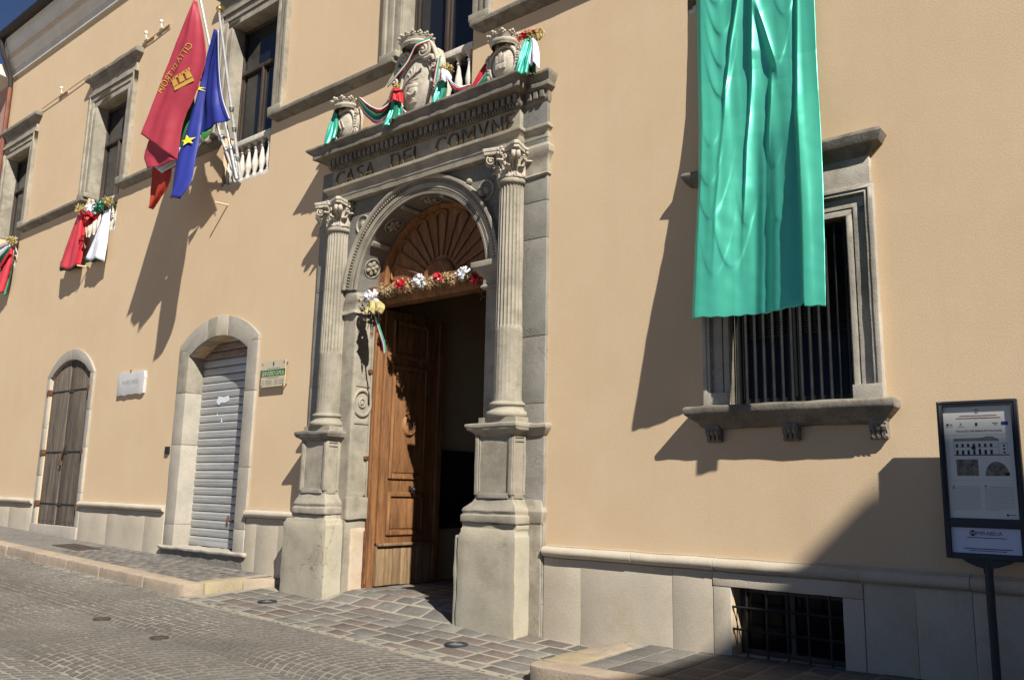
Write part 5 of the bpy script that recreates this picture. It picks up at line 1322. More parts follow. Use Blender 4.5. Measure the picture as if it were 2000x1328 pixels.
cr = MB(); Kc = Vector((-11.71, -1.0, 6.158)); k1 = Vector((.75, 0, .35)).normalized(); k2 = Vector((-.35, 0, .9)).normalized()
def kp(a, b): return oc2(Kc + k1*a + k2*b, .022)
cr.fan([kp(-.16, -.13), kp(.16, -.13), kp(.16, -.07), kp(-.16, -.07)])
for x in (-.12, 0, .12):
    cr.fan([kp(x - .045, -.06), kp(x + .045, -.06), kp(x + .04, .05), kp(x - .04, .05)])
    for q in (-.045, 0, .045): cr.fan([kp(x + q - .014, .05), kp(x + q + .014, .05), kp(x + q + .014, .09), kp(x + q - .014, .09)])
cr.build('crown_emblem', 'gold', f2, smooth=0)
f3 = thing('italian_flag', 'green, white and red Italian flag mostly hidden behind the crimson town flag', 'flag', PB)
pole(f3, PB + Vector((-.06, 0, 0)), Vector((-11.80, -.64, 6.35)), ball=None)
cloth('green_band', 'flag_green', [(-12.007, -0.76, 6.027), (-12.062, -0.78, 5.836), (-12.048, -0.8, 5.42), (-12.005, -0.82, 5.113)], [(-11.729, -0.74, 5.969), (-11.672, -0.75, 5.727), (-11.685, -0.77, 5.376), (-11.869, -0.8, 5.085)], nu=16, nv=24, amp=.010, freq=1.2, ph=.3, parent=f3)
cloth('green_corner', 'flag_green', [(-11.609, -0.64, 5.36), (-11.571, -0.64, 5.206)], [(-11.392, -0.58, 5.374), (-11.501, -0.6, 5.261)], nu=8, nv=8, amp=.006, freq=1.2, ph=.3, parent=f3)
cloth('white_band', 'white_cloth', [(-11.894, -0.86, 5.147), (-12.21, -0.88, 5.05), (-12.484, -0.9, 4.931)], [(-11.618, -0.78, 4.979), (-11.865, -0.8, 4.883), (-12.216, -0.9, 4.766)], nu=16, nv=16, amp=.015, freq=1.4, ph=.6, parent=f3)
cloth('red_band', 'flag_orange', [(-12.532, -0.88, 4.983), (-12.568, -0.86, 4.8), (-12.597, -0.84, 4.582), (-12.645, -0.82, 4.29)], [(-12.084, -0.82, 4.946), (-12.087, -0.82, 4.786), (-12.109, -0.82, 4.565), (-12.577, -0.82, 4.277)], nu=24, nv=30, amp=.032, freq=1.6, ph=.15, parent=f3)

# ------------------------------------------------------------------ the long green satin banner
def sm01(a, b, x):
    t = min(max((x - a)/(b - a), 0), 1)
    return t*t*(3 - 2*t)
def saw(u, uc, rise, decay, a):             # a fold: climbs steeply on its left, sinks slowly to the right
    t = u - uc
    return a*math.exp(-(t/rise)**2) if t < 0 else a*math.exp(-(t/decay)**.95)
def pl1(v, *kv):                            # piecewise linear in v
    for (a, x), (b, y) in zip(kv, kv[1:]):
        if v <= b: return lerp(x, y, min(max((v - a)/(b - a), 0), 1))
    return kv[-1][1]
def banner_pt(u, v):
    z = 5.46 - (5.46 - 1.49)*v - .035*(u - .5)
    d = pl1(z, (1.4, .375), (1.54, .365), (2.22, .275), (2.78, .19), (3.2, .145), (3.43, .10), (3.85, .05), (4.55, .03), (5.5, .02))
    x = lerp(pl1(z, (1.4, -3.42), (1.54, -3.43), (2.22, -3.43), (2.78, -3.43), (3.2, -3.44), (3.85, -3.485), (4.55, -3.49), (5.5, -3.50)), lerp(-2.345, -2.385, v), u)
    h = 0.0
    low = sm01(.42, .78, v)
    wob = .010*math.sin(v*13) + .005*math.sin(v*31 + 1)
    h += saw(u, pl1(v, (0, .47), (.13, .42), (.45, .27), (.62, .21), (1, .2)) + wob*.5, .020, .085, .052*pl1(v, (0, 1), (.44, .9), (.52, .3), (.75, .25), (.95, 0)))
    h += saw(u, pl1(v, (0, .54), (.13, .525), (.40, .495), (1, .48)), .022, .10, .075*pl1(v, (0, 1), (.36, 1), (.44, .12), (.5, 0)))
    h += saw(u, pl1(v, (.40, .50), (.60, .435), (.80, .41)), .016, .06, .036*pl1(v, (.38, 0), (.44, 1), (.70, .9), (.80, .15), (.95, 0)))
    h += saw(u, pl1(v, (.24, .545), (.41, .69), (.5, .72)), .030, .085, .052*pl1(v, (.22, 0), (.27, 1), (.39, 1), (.45, .1), (.5, 0)))
    h += saw(u, pl1(v, (.42, .655), (.60, .615), (.9, .60)), .016, .07, .042*pl1(v, (.40, 0), (.46, 1), (.58, 1), (.64, .25), (1, 0)))
    uc = pl1(v, (0, .89), (.13, .885), (.55, .84), (.8, .862), (1, .87))
    h += (.055 + .065*low)*sm01(uc - .028, uc, u)*(1 - .25*sm01(uc, uc + .16, u))
    h += low*(.10*(1 - sm01(.08, .52, u)) + .15*sm01(.50, .80, u) + low*.030*math.exp(-((u - .66)/.05)**2) + low*.022*math.exp(-((u - .56)/.035)**2))
    h += (1 - low)*(.06*(1 - sm01(.05, .34, u)) + .03*sm01(.55, .80, u)*(1 - sm01(.80, .9, u)))
    # crescent wrinkles: cloth slumping between the folds
    for u0, v0, w, a in ((.20, .20, .085, .020), (.235, .285, .085, .022), (.235, .37, .08, .022), (.225, .45, .08, .024), (.13, .68, .07, .014), (.16, .765, .09, .016),
                         (.33, .885, .10, .018), (.44, .79, .055, .012), (.69, .41, .07, .018), (.77, .29, .07, .014), (.66, .665, .05, .012), (.20, .90, .08, .010), (.70, .80, .07, .012), (.14, .58, .06, .010)):
        q = (u - u0)/w
        if abs(q) < 2.2:
            t = (v - v0 + .040*q*q*(w/.08))/.040
            e = math.exp(-q*q*.9)
            h += .62*a*e*(math.exp(-(t*1.1)**2) if t < 0 else math.exp(-(t*5.5)**1.2))
    p = Vector((u*1.2, v*4, 0))
    h *= sm01(-.02, .07, u)
    # long soft rolls that wander from the rail to the hem
    h += .016*noise.noise(Vector((p.x*4.2 + p.y*.10, p.y*.35, 3))) + .007*noise.noise(Vector((p.x*10 - p.y*.3, p.y*.6, 8)))
    h += .0022*noise.noise(Vector((p.x*9, p.y*9, 1)))*(.4 + low)
    zz = z + (.004*math.sin(u*17) + .004*math.sin(u*61) - (.030 if u > uc else 0))*(v**24)
    x += u*lerp(.5, .36, v)*(d + h)
    edge = max(0, (.03 - u)/.03)
    return Vector((x, -(d + h) + .012*edge, zz))
NU, NV = 240, 360
m = MB().grid([[banner_pt(i/NU, j/NV) for i in range(NU + 1)] for j in range(NV + 1)])
bn = m.build('green_banner', 'banner', None, smooth=180)
sm = bn.modifiers.new('thick', 'SOLIDIFY'); sm.thickness = .003
tag(bn, 'long shiny green satin banner hanging in front of the barred window', 'banner')

# ------------------------------------------------------------------ information sign on its post
sx0, sx1 = -1.518, -1.005
sy = -.225
sg = thing('information_sign', 'dark framed information sign on a post with a palace drawing', 'sign', (-1.26, sy, pav_r(-1.26, sy)))
f = MB()
for a, b, c, e in ((sx0, sx0 + .038, -.41, .70), (sx1 - .038, sx1, -.41, .70), (sx0 + .038, sx1 - .038, .66, .70), (sx0 + .038, sx1 - .038, -.195, -.13), (sx0 + .038, sx1 - .038, -.41, -.37)):
    f.box(a, b, sy - .03, sy + .03, c, e)
f.box(sx0 + .03, sx1 - .03, sy, sy + .02, -.40, .69)
for a, b, c, e in ((sx0 + .012, sx0 + .018, -.155, .69), (sx1 - .018, sx1 - .012, -.155, .69), (sx0 + .012, sx1 - .012, .682, .688)): f.box(a, b, sy - .034, sy - .03, c, e)
f.build('frame', 'sign_metal', sg, bevel=.003)
MB().tube([(-1.262, sy, -2.0), (-1.262, sy, -.44)], .027, 14).build('post', 'sign_metal', sg)
MB().prism([(-1.42, -.412), (-1.10, -.412), (-1.12, -.43), (-1.20, -.462), (-1.235, -.47), (-1.235, -.50), (-1.29, -.50), (-1.29, -.47), (-1.33, -.462), (-1.40, -.43)], sy - .022, sy + .022).build('bracket', 'sign_metal', sg, bevel=.003)
px0, px1, pz0, pz1 = sx0 + .038, sx1 - .038, -.13, .66
po = MB().box(px0, px1, sy - .008, sy - .002, pz0, pz1).build('poster', 'poster', sg, smooth=0)
pw, ph_ = px1 - px0, pz1 - pz0
def PP(a, b, d=0): return Vector((px0 + a*pw, sy - .0085 - d, pz1 - b*ph_))
def pquad(m, a0, b0, a1, b1, d=.0006): m.fan([PP(a0, b0, d), PP(a1, b0, d), PP(a1, b1, d), PP(a0, b1, d)])
def ptext(s, m, a, b, w, h, name='lettering'):
    text(name, s, m, lambda x, z, d: PP(a, b, .0005 + d) + Vector((x, 0, z)), w*pw, h*ph_, po, extr=.0004)
em = MB()
rr = [PP(.5 + .028*math.cos(2*PI*k/16), .045 + .021*math.sin(2*PI*k/16), .0006) for k in range(16)]; ri = [PP(.5 + .017*math.cos(2*PI*k/16), .045 + .013*math.sin(2*PI*k/16), .0006) for k in range(16)]
em.grid([rr, ri], closeu=True); em.build('emblem', 'ink_grey', po, smooth=0)
m = MB()
pquad(m, .24, .083, .79, .090); pquad(m, .19, .104, .84, .112); m.build('heading_line', 'ink_red', po, smooth=0)
m = MB(); pquad(m, .04, .152, .075, .172); pquad(m, .845, .145, .94, .177); m.fan([PP(.465, .155, .0006), PP(.485, .145, .0006), PP(.505, .155, .0006), PP(.5, .175, .0006), PP(.485, .182, .0006), PP(.47, .175, .0006)]); m.build('blue_logo', 'ink_blue', po, smooth=0)
m = MB(); pquad(m, .09, .157, .13, .17); pquad(m, .245, .15, .27, .17); pquad(m, .72, .152, .80, .162); pquad(m, .735, .17, .79, .174); pquad(m, .03, .182, .14, .185); pquad(m, .22, .182, .31, .186); m.build('grey_logo', 'ink_grey', po, smooth=0)
ptext("PALAZZO DEI PRINCIPI D'AVALOS", 'ink', .185, .232, .66, .017)
m = MB()
for a0, b0, a1, b1 in ((.05, .255, .95, .257), (.05, .66, .95, .662), (.05, .257, .053, .66), (.947, .257, .95, .66)): pquad(m, a0, b0, a1, b1)
m.build('border_line', 'ink_light', po, smooth=0)
m = MB()
m.fan([PP(.13, .29, .0006), PP(.55, .285, .0006), PP(.62, .272, .0006), PP(.70, .275, .0006), PP(.79, .30, .0006), PP(.79, .315, .0006), PP(.13, .315, .0006)])
m.build('drawn_roof', 'ink_grey', po, smooth=0)
m = MB()
pquad(m, .13, .435, .93, .444); pquad(m, .13, .368, .78, .370); pquad(m, .13, .315, .133, .435); pquad(m, .785, .315, .788, .435); pquad(m, .80, .335, .92, .338); pquad(m, .905, .338, .908, .435)
for k in range(7):
    a = .16 + k*.083
    pquad(m, a, .338, a + .034, .368); pquad(m, a, .395, a + .036, .434)
pquad(m, .39, .360, .45, .392); pquad(m, .495, .382, .52, .408)
for b in (.35, .38, .41): pquad(m, .845, b, .875, b + .016)
m.build('drawn_facade', 'ink', po, smooth=0)
m = MB(); pquad(m, .15, .478, .47, .625)
for R_ in (.145, .10): 
    pass
m.build('printed_photo', 'photo', po, smooth=0)
m = MB(); m.fan([PP(.57 + .165 + .17*math.cos(PI*k/20), .625 - .125*math.sin(PI*k/20), .0006) for k in range(21)]); m.build('printed_photo', 'photo', po, smooth=0)
m = MB(); pquad(m, .85, .597, .91, .625, .0012); m.build('black_square', 'ink', po, smooth=0)
ptext('A', 'ink', .06, .745, .055, .034); ptext('T', 'ink', .53, .745, .05, .034)
m = MB()
for i in range(14):
    b = .718 + i*.0155
    a = .06 + (.075 if i < 2 else 0); pquad(m, a, b, .475 if i < 13 else .41, b + .005)
    a = .53 + (.065 if i < 2 else 0); pquad(m, a, b, .945 if i < 13 else .74, b + .005)
m.build('text_lines', 'ink_light', po, smooth=0, kind='stuff')
m = MB(); m.fan([PP(.835 + .016*math.cos(2*PI*k/12), .965 + .011*math.sin(2*PI*k/12), .0006) for k in range(12)]); pquad(m, .855, .961, .95, .967); m.build('small_logo', 'ink', po, smooth=0)
qz0, qz1 = -.37, -.195
ms_ = MB().box(px0, px1, sy - .008, sy - .002, qz0, qz1).build('name_strip', 'poster_blue', sg, smooth=0)
def QP(a, b, d=0): return Vector((px0 + a*pw, sy - .0085 - d, qz1 - b*(qz1 - qz0)))
m = MB().fan([QP(.315 + .046*math.cos(2*PI*k/24), .215 + .118*math.sin(2*PI*k/24), .0006) for k in range(24)]); m.build('logo_disc', 'ink', ms_, smooth=0)
text('lettering', 'M', 'poster_blue', lambda x, z, d: QP(.287, .29, .0012 + d) + Vector((x, 0, z)), .056*pw, .025, ms_, extr=.0004)
text('lettering', 'MIRABILIA', 'ink', lambda x, z, d: QP(.37, .285, .0006 + d) + Vector((x, 0, z)), .37*pw, .026, ms_, extr=.0004)
m = MB()
for a0, b0, a1, b1 in ((.23, .37, .79, .40), (.17, .80, .86, .835), (.25, .88, .78, .91)): m.fan([QP(a0, b0, .0006), QP(a1, b0, .0006), QP(a1, b1, .0006), QP(a0, b1, .0006)])
m.build('text_lines', 'ink', ms_, smooth=0, kind='stuff')

# ------------------------------------------------------------------ plaques on the wall
pl = thing('office_plaque', 'small beige plaque with a green SERVIZIO U.M.A. band beside the roller shutter', 'plaque', (-10.11, -.05, 1.36))
ax0, ax1, az0, az1 = -10.40, -9.83, 1.37, 1.74
MB().box(ax0, ax1, -.06, -.05, az0, az1).build('board', 'plaque', pl, bevel=.001, smooth=0)
for x in (ax0 + .03, ax1 - .03):
    for z in (az0 + .03, az1 - .03): MB().tube([(x, .02, z), (x, -.068, z)], .012, 8).build('standoff', 'steel', pl)
def AQ(a, b, d): return Vector((ax0 + a*(ax1 - ax0), -.0605 - d, az1 - b*(az1 - az0)))
def aq(m, a0, b0, a1, b1, d=.0008): m.fan([AQ(a0, b0, d), AQ(a1, b0, d), AQ(a1, b1, d), AQ(a0, b1, d)])
m = MB(); aq(m, 0.0, .345, 1.0, .60); m.build('green_band', 'plaque_green', pl, smooth=0)
text('lettering', 'SERVIZIO U.M.A.', 'plaque_cream', lambda x, z, d: AQ(.03, .57, .0015 + d) + Vector((x, 0, z)), .94*(ax1 - ax0), .062, pl, extr=.0005)
m = MB(); m.fan([AQ(.5 + .03*a, .14 + .09*b, .001) for a, b in ((-1, -.8), (0, -1), (1, -.8), (.9, .3), (0, 1), (-.9, .3))]); m.build('crest', 'ink_blue', pl, smooth=0)
m = MB(); m.fan([AQ(.48, .03, .001), AQ(.52, .03, .001), AQ(.525, .06, .001), AQ(.475, .06, .001)]); m.build('crest_crown', 'gold', pl, smooth=0)
m = MB()
aq(m, .24, .28, .78, .305); aq(m, .25, .645, .75, .67)
for b in (.75, .82, .89): aq(m, .04, b, .13, b + .025); aq(m, .19, b, .47, b + .025); aq(m, .56, b, .72, b + .025); aq(m, .76, b, .97, b + .025)
m.build('text_lines', 'ink_grey', pl, smooth=0, kind='stuff')
mp_ = thing('museum_plaque', 'worn grey marble plaque with faint lettering between plank door and shutter', 'plaque', (-14.32, -.02, 1.5))
rd = random.Random(3)
pts = [(-14.80, 1.90)] + [(-14.80 + i*.096, 1.895 + rd.uniform(-.012, .008)) for i in range(1, 10)] + [(-13.86, 1.88)] + [(-13.845 + rd.uniform(-.015, .012), 1.88 - i*.055) for i in range(1, 7)] + [(-13.85, 1.50)] + [(-13.85 - i*.092, 1.495 + rd.uniform(-.02, .012)) for i in range(1, 10)] + [(-14.78, 1.49)]
MB().prism(pts, -.045, .01).build('slab', 'marble', mp_, bevel=.006)
text('lettering', 'MUSEO CIVICO', 'letter_grey', lambda x, z, d: Vector((-14.60 + x, -.0455 - d, 1.68 + z)), .56, .065, mp_, extr=.0015)
MB().tube([(-14.32, -.03, 1.86), (-14.33, -.055, 1.93)], .012, 6).build('hook', 'rust', mp_)

# ------------------------------------------------------------------ ground: street, setts, paving, pavements, kerbs
def sheet(name, m, x0, x1, y0, y1, f, nx, ny, dz=0):
    mb = MB().grid([[(lerp(x0, x1, i/nx), lerp(y0, y1, j/ny), f(lerp(x0, x1, i/nx), lerp(y0, y1, j/ny)) + dz) for i in range(nx + 1)] for j in range(ny + 1)])
    return mb.build(name, m, None, smooth=60)
street = struct(sheet('street', 'street_joint', -60, 30, -40, .05, st, 90, 62, -.004))
struct(sheet('bounce_ground', 'bounce_paving', -60, 9.5, -40, -8.2, st, 60, 30, .004))  # unseen pale sheet, added to bounce warm light onto the facade
struct(MB().box(-400, 400, -400, 400, -6.0, -5.9).build('ground', 'street_joint', None, smooth=0))
rd = random.Random(11)
W_, SP = 1.22, .098
setts = []
for lane in range(5):
    yc = -1.44 - W_*(lane + .5)
    off = rd.uniform(0, .1)
    for k in range(int(30/SP)):
        n = 12
        for j in range(n):
            s_ = -1 + (2*j + 1)/n + rd.uniform(-.02, .02)
            x = -26 + k*SP + off + .34*s_*s_ + rd.uniform(-.006, .006)
            y = yc + W_/2*s_
            if x > 3.5: continue
            ang = math.atan2(.68*s_, W_/2)
            setts.append((x, y, ang, rd.uniform(.9, 1.05)))
def sett_geo(x, y, ang, sc, zt):
    hw, hl = .0425*sc*rd.uniform(.92, 1.02), .0450*rd.uniform(.90, 1.03)
    ca, sa = math.cos(ang), math.sin(ang)
    tp, bt = [], []
    for a, b in ((-1, -1), (1, -1), (1, 1), (-1, 1)):
        ja, jb = a*hw + rd.uniform(-.005, .005), b*hl + rd.uniform(-.005, .005)
        # the long side follows the arc
        px, py = ja*ca - jb*(-sa)*-1, ja*sa*0 + jb
        px = ja + jb*math.tan(max(-.9, min(.9, ang)))*.9
        tp.append((x + px*.86, y + jb*.86, zt + rd.uniform(-.0015, .0015)))
        bt.append((x + px, y + jb, zt - .016))
    return bt + tp + [(x, y, zt + .0015)]
FS = [(0, 1, 5, 4), (1, 2, 6, 5), (2, 3, 7, 6), (3, 0, 4, 7), (4, 5, 8), (5, 6, 8), (6, 7, 8), (7, 4, 8)]
def seen_key(s_):                           # how large a sett shows: nearest to the photographer's spot first
    return (s_[0])**2 + (s_[1] + 7)**2
vis = [s_ for s_ in setts if -26 < s_[0] < -4.3 and (s_[1] > -1.44 - (-(s_[0]) - 3.6)*.85)]
vis.sort(key=seen_key)
near, ids = vis[:300], set(id(s_) for s_ in vis[:300])
for s_ in near:
    z = st(s_[0], s_[1]) + rd.uniform(-.002, .002)
    g = [(a - s_[0], b - s_[1], c - z) for a, b, c in sett_geo(*s_, z)]
    o = MB().add(g, FS).build('sett', 'cobble', None, smooth=40)
    o.location = (s_[0], s_[1], z); par(o, street)
m = MB()
for s_ in setts:
    if id(s_) in ids: continue
    m.add(sett_geo(*s_, st(s_[0], s_[1]) + rd.uniform(-.002, .002)), FS)
o = m.build('setts', 'cobble_far', street, smooth=40, kind='stuff')

def slab(parent, x0, x1, y0, y1, f, m, jit=.012, up=.0, th=.05, name='paving_slab', bev=.008):
    c = [(x0, y0), (x1, y0), (x1, y1), (x0, y1)]
    c = [(a + rd.uniform(-jit, jit), b + rd.uniform(-jit, jit)) for a, b in c]
    cx, cy = (x0 + x1)/2, (y0 + y1)/2
    z = f(cx, cy)
    e = rd.uniform(-.002, .004) + up
    top = [(lerp(a, cx, .045) - cx, lerp(b, cy, .06) - cy, f(a, b) + e - z) for a, b in c]
    mid = [(a - cx, b - cy, f(a, b) + e - bev - z) for a, b in c]
    bot = [(a - cx, b - cy, f(a, b) - th - z) for a, b in c]
    mb = MB().add(bot + mid + top, [(0, 1, 5, 4), (1, 2, 6, 5), (2, 3, 7, 6), (3, 0, 4, 7), (4, 5, 9, 8), (5, 6, 10, 9), (6, 7, 11, 10), (7, 4, 8, 11), (8, 9, 10, 11)])
    o = mb.build(name, m, None, smooth=50)
    o.location = (cx, cy, z); par(o, parent)
    return o
pav = struct(sheet('entrance_paving', 'sand', -9.80, -4.46, -1.42, 8.4, ramp_in, 40, 70, -.002))
y = -1.335
row = 0
LIGHTS = [(-8.827, -.80), (-5.70, -.85)]
while y < 4.6:
    h = rd.uniform(.20, .245) if row else .16
    x = -9.80 + rd.uniform(0, .2) + (.12 if row % 2 else 0)
    while x < -4.46:
        l = rd.uniform(.27, .44) if row else rd.uniform(.2, .34)
        x1_ = min(x + l, -4.46)
        cx, cy = (x + x1_)/2, y + h/2
        ok = x1_ - x > .1 and (cy < -.02 or -8.45 < cx < -6.1)
        if cy > -.36 and (cx < -8.5 or -6.2 < cx < -5.5) and cy > -.30: ok = False
        if any(abs(cx - a) < .10 + l*.3 and abs(cy - b) < .13 for a, b in LIGHTS) and False: ok = False
        if cy > .3 and cx < -8.5: ok = False
        if ok:
            mm = 'slab_red' if rd.random() < .27 else 'slab'
            slab(pav, x + .015, x1_ - .015, y + .015, y + h - .015, ramp_in, mm, jit=.013, up=.001, bev=.005)
        x = x1_ + .006
    y += h + .004
    row += 1
# gutter strip of small grey chips between paving and setts
chip = MB()
for i in range(300):
    x = rd.uniform(-24, -3.0); yy = -1.385 + rd.gauss(0, .028)
    s_ = rd.uniform(.012, .035); z = st(x, yy) - .0055
    a = rd.uniform(0, PI)
    pts = [(x + s_*math.cos(a + q)*rd.uniform(.7, 1.2), yy + s_*.7*math.sin(a + q), z + .006) for q in (0, 1.3, 2.6, 3.7, 5.0)]
    chip.fan(pts)
chip.build('stone_chips', 'slab', pav, smooth=0, kind='stuff')

# raised pavement to the left of the portal
pl_ = struct(MB().grid([[(lerp(-30, -9.86, i/40), yy, pav_l(lerp(-30, -9.86, i/40), yy) - .002) for i in range(41)] for yy in (-1.2, -.6, .02)]).build('pavement', 'sand', None, smooth=60))
far = MB(); nrow = 0
y = -1.03
while y < -.04:
    h = .098
    x = -9.99 - rd.uniform(0, .2) if nrow % 2 else -10.0
    while x > -27:
        l = rd.uniform(.20, .34)
        if x > -14.2:
            slab(pl_, x - l + .006, x - .006, y + .006, y + h - .006, pav_l, 'slab' if rd.random() < .88 else 'slab_red', jit=.004, up=.001, bev=.005)
        else:
            z = lambda a, b: pav_l(a, b)
            a0, a1, b0, b1 = x - l + .006, x - .006, y + .006, y + h - .006
            far.add([(a0, b0, z(a0, b0) - .01), (a1, b0, z(a1, b0) - .01), (a1, b1, z(a1, b1) - .01), (a0, b1, z(a0, b1) - .01),
                     (a0 + .006, b0 + .006, z(a0, b0) + .002), (a1 - .006, b0 + .006, z(a1, b0) + .002), (a1 - .006, b1 - .006, z(a1, b1) + .002), (a0 + .006, b1 - .006, z(a0, b1) + .002)],
                    [(0, 1, 5, 4), (1, 2, 6, 5), (2, 3, 7, 6), (3, 0, 4, 7), (4, 5, 6, 7)])
        x -= l
    y += h; nrow += 1
far.build('paving_slabs', 'slab', pl_, smooth=40, kind='stuff')
kb = thing('kerb', 'pinkish beige stone kerb of the raised pavement below the arched doors', 'kerb', (-14, -1.2, pav_l(-14, -1.2) - .13))
x = -9.83
i = 0
while x > -27:
    l = rd.uniform(.85, 1.25)
    a, b = x - l, x
    mb = MB()
    y0_, y1_ = -1.30, -1.035
    zs = lambda xx, yy: pav_l(xx, yy)
    if i == 0:                              # rounded corner stone
        pts = [(a + .003, y0_), (b - .16, y0_), (b - .07, y0_ + .025), (b - .015, y0_ + .09), (b, y0_ + .17), (b, y1_), (a + .003, y1_)]
    else:
        pts = [(a + .003, y0_), (b - .003, y0_), (b - .003, y1_), (a + .003, y1_)]
    vs = [(p, q, zs(p, q) - .30) for p, q in pts] + [(p, q, zs(p, q) + .004) for p, q in pts]
    n = len(pts)
    mb.add(vs, [tuple(range(n - 1, -1, -1)), tuple(range(n, 2*n))] + [(k, (k + 1) % n, (k + 1) % n + n, k + n) for k in range(n)])
    mb.build('kerbstone', 'kerb', kb, bevel=.018, sub=.12, wear=.007, seed=i*3.3)
    x = a; i += 1
def loft(pts, f, m, parent, seed, low=.30):
    n = len(pts)
    vs = [(p, q, f(p, q) - low) for p, q in pts] + [(p, q, f(p, q) + .005) for p, q in pts]
    return MB().add(vs, [tuple(range(n - 1, -1, -1)), tuple(range(n, 2*n))] + [(k, (k + 1) % n, (k + 1) % n + n, k + n) for k in range(n)]).build('kerbstone', m, parent, bevel=.010, sub=.12, wear=.007, seed=seed)
loft([(-10.03, -1.03), (-9.82, -1.03), (-9.80, -.52), (-9.80, -.505), (-10.02, -.505)], pav_l, 'kerb_yellow', kb, 40)
loft([(-10.02, -.50), (-9.80, -.50), (-9.74, -.2), (-9.62, -.02), (-9.62, .02), (-10.02, .02)], lambda a, b: pav_l(a, b) - .02*max(0, a + 9.85)*8, 'kerb', kb, 41)
# raised pavement to the right
pr_ = struct(MB().grid([[(lerp(-4.3, 12, i/40), yy, pav_r(lerp(-4.3, 12, i/40), yy) - .002) for i in range(41)] for yy in (-1.3, -.6, .02)]).build('pavement', 'sand', None, smooth=60))
x = -4.08; c = 0
while x < 2.2:
    w_ = rd.uniform(.23, .27)
    y = -1.14 + (0 if c % 2 else -.0)
    first = True
    while y < -.03:
        l = rd.uniform(.26, .40) if not (first and c % 2) else .17
        first = False
        y2 = min(y + l, -.012)
        if y2 - y > .06: slab(pr_, x + .008, x + w_ - .008, y + .007, y2 - .007, pav_r, 'slab' if rd.random() < .85 else 'slab_red', jit=.004, up=.0, bev=.003)
        y = y2
    x += w_; c += 1
kr = thing('kerb', 'rounded tan kerb end of the pavement in front of the barred basement window', 'kerb', (-4.2, -1.2, -1.5))
loft([(-4.45, -1.16), (-4.445, -1.30), (-4.39, -1.385), (-4.28, -1.42), (-3.42, -1.42), (-3.42, -1.15), (-4.1, -1.15)], pav_r, 'kerb', kr, 50)
loft([(-4.45, -1.155), (-4.10, -1.145), (-4.11, -.62), (-4.46, -.72)], pav_r, 'kerb_yellow', kr, 51)
loft([(-4.46, -.715), (-4.11, -.615), (-4.12, -.26), (-4.40, -.02), (-4.60, .0), (-4.55, -.3)], lambda a, b: pav_r(a, b) - .35*max(0, -4.44 - a), 'kerb', kr, 52)
x = -3.415; i = 0
while x < 8:
    l = rd.uniform(.9, 1.2)
    loft([(x, -1.42), (x + l - .004, -1.42), (x + l - .004, -1.15), (x, -1.15)], pav_r, 'kerb', kr, 53 + i); x += l; i += 1

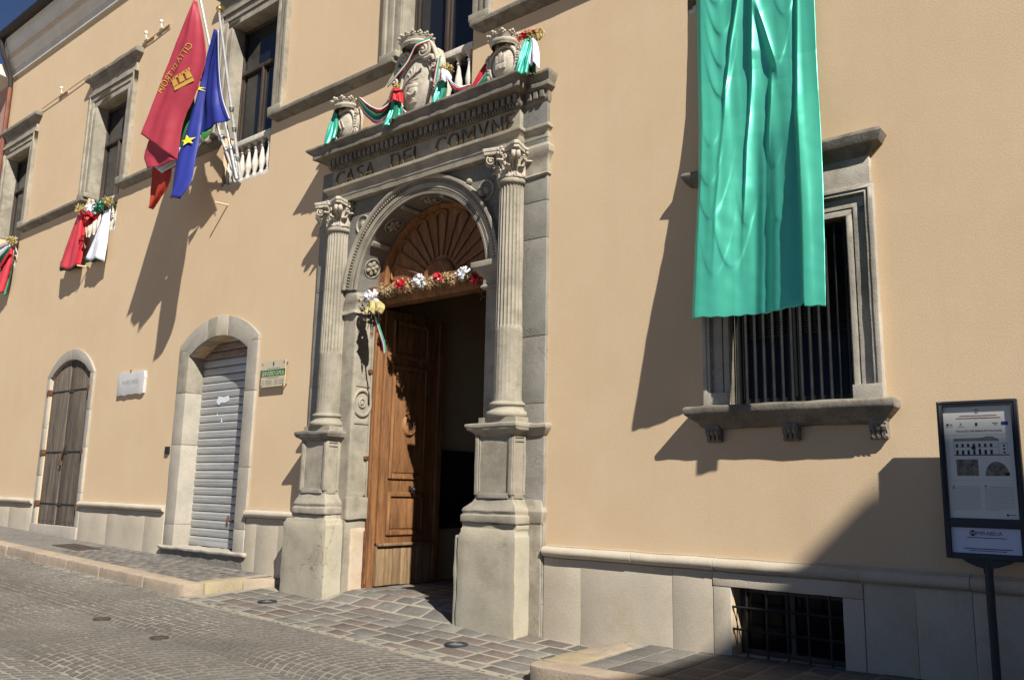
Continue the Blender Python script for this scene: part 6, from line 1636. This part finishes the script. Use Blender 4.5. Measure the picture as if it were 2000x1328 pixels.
# ground lamps, covers, drain grate
def ground_lamp(x, y, label):
    z = ramp_in(x, y)
    t = thing('ground_lamp', label, 'lamp', (x, y, z), 'round lamps set into the entrance paving')
    MB().lathe([(.075, z - .06), (.115, z - .06), (.115, z + .012), (.108, z + .018), (.082, z + .016), (.078, z + .004)], x, y, 32).build('steel_ring', 'sign_metal', t, smooth=40)
    MB().lathe([(.001, z + .008), (.04, z + .009), (.079, z + .004), (.079, z - .02)], x, y, 24).build('lamp_glass', 'lamp_glass', t, smooth=60)
ground_lamp(-8.827, -.80, 'round steel ground lamp in the paving near the pinkish kerb corner')
ground_lamp(-5.70, -.85, 'round steel ground lamp in the paving in front of the right pedestal')
def cover(x, y, label):
    z = st(x, y) + .004
    t = thing('valve_cover', label, 'valve cover', (x, y, z))
    MB().lathe([(.001, z + .010), (.062, z + .010), (.068, z + .006), (.068, z - .05)], x, y, 24).build('lid', 'cover', t)
    MB().lathe([(.070, z - .05), (.070, z + .009), (.085, z + .009), (.088, z - .05)], x, y, 24).build('rim', 'cover', t)
cover(-9.016, -2.67, 'small rusty round cover in the setts farther up the street')
cover(-7.788, -2.70, 'small rusty round cover in the setts nearer the entrance')
dg = thing('drain_cover', 'rusty brown metal drain plate set in the raised pavement before the plank door', 'drain cover', (-14.6, -.55, pav_l(-14.6, -.55)))
m = MB()
c = [(-15.1, -.72), (-14.1, -.72), (-14.1, -.34), (-15.1, -.34)]
m.add([(a, b, pav_l(a, b) - .02) for a, b in c] + [(a, b, pav_l(a, b) + .012) for a, b in c], [(0, 1, 5, 4), (1, 2, 6, 5), (2, 3, 7, 6), (3, 0, 4, 7), (4, 5, 6, 7)])
m.build('plate', 'cover', dg, bevel=.003)
m = MB()
for i in range(12):
    a = -15.05 + i*.083
    m.obox((a + .02, -.53, pav_l(a, -.53) + .014), (.012, 0, 0), (0, .16, .0048), (0, 0, .003))
m.build('ribs', 'cover', dg, kind='stuff')

# ------------------------------------------------------------------ other houses of the street
nh = thing('neighbouring_house', 'pinkish house wall beyond the copper downpipe at the far end', 'house', (-26, 0, -.8))
MB().box(-34, -21.98, .03, 9, -1.5, 9.72).build('wall', 'house_pink', nh, smooth=0)
MB().run([(.05, 9.72), (-.5, 9.80), (-.5, 9.95), (.05, 10.2)], -34, -21.98).build('eaves', 'white', nh, smooth=0)
oh = thing('corner_house', 'tall plain house across the street whose edge throws the diagonal shadow', 'house', (18, -12, -2))
HX, HY, HZ = 10.98, -6.5, 13.12
MB().box(HX, 26, -20, HY, -3, HZ).build('wall', 'house', oh, smooth=0)
MB().run([(-20.0, HZ), (-13.2, HZ + 1.2), (HY - .3, HZ)], HX + .3, 26).build('roof', 'tile', oh, smooth=0)
for z in (1.0, 4.6, 8.2):
    for x in (12.6, 15.6, 18.6, 21.6):
        wf = MB().box(x, x + 1.1, HY - .03, HY + .03, z, z + 1.9).build('window', 'stone', oh, smooth=0)
        MB().box(x + .12, x + .98, HY + .03, HY + .04, z + .12, z + 1.78).build('pane', 'pane', wf, smooth=0)
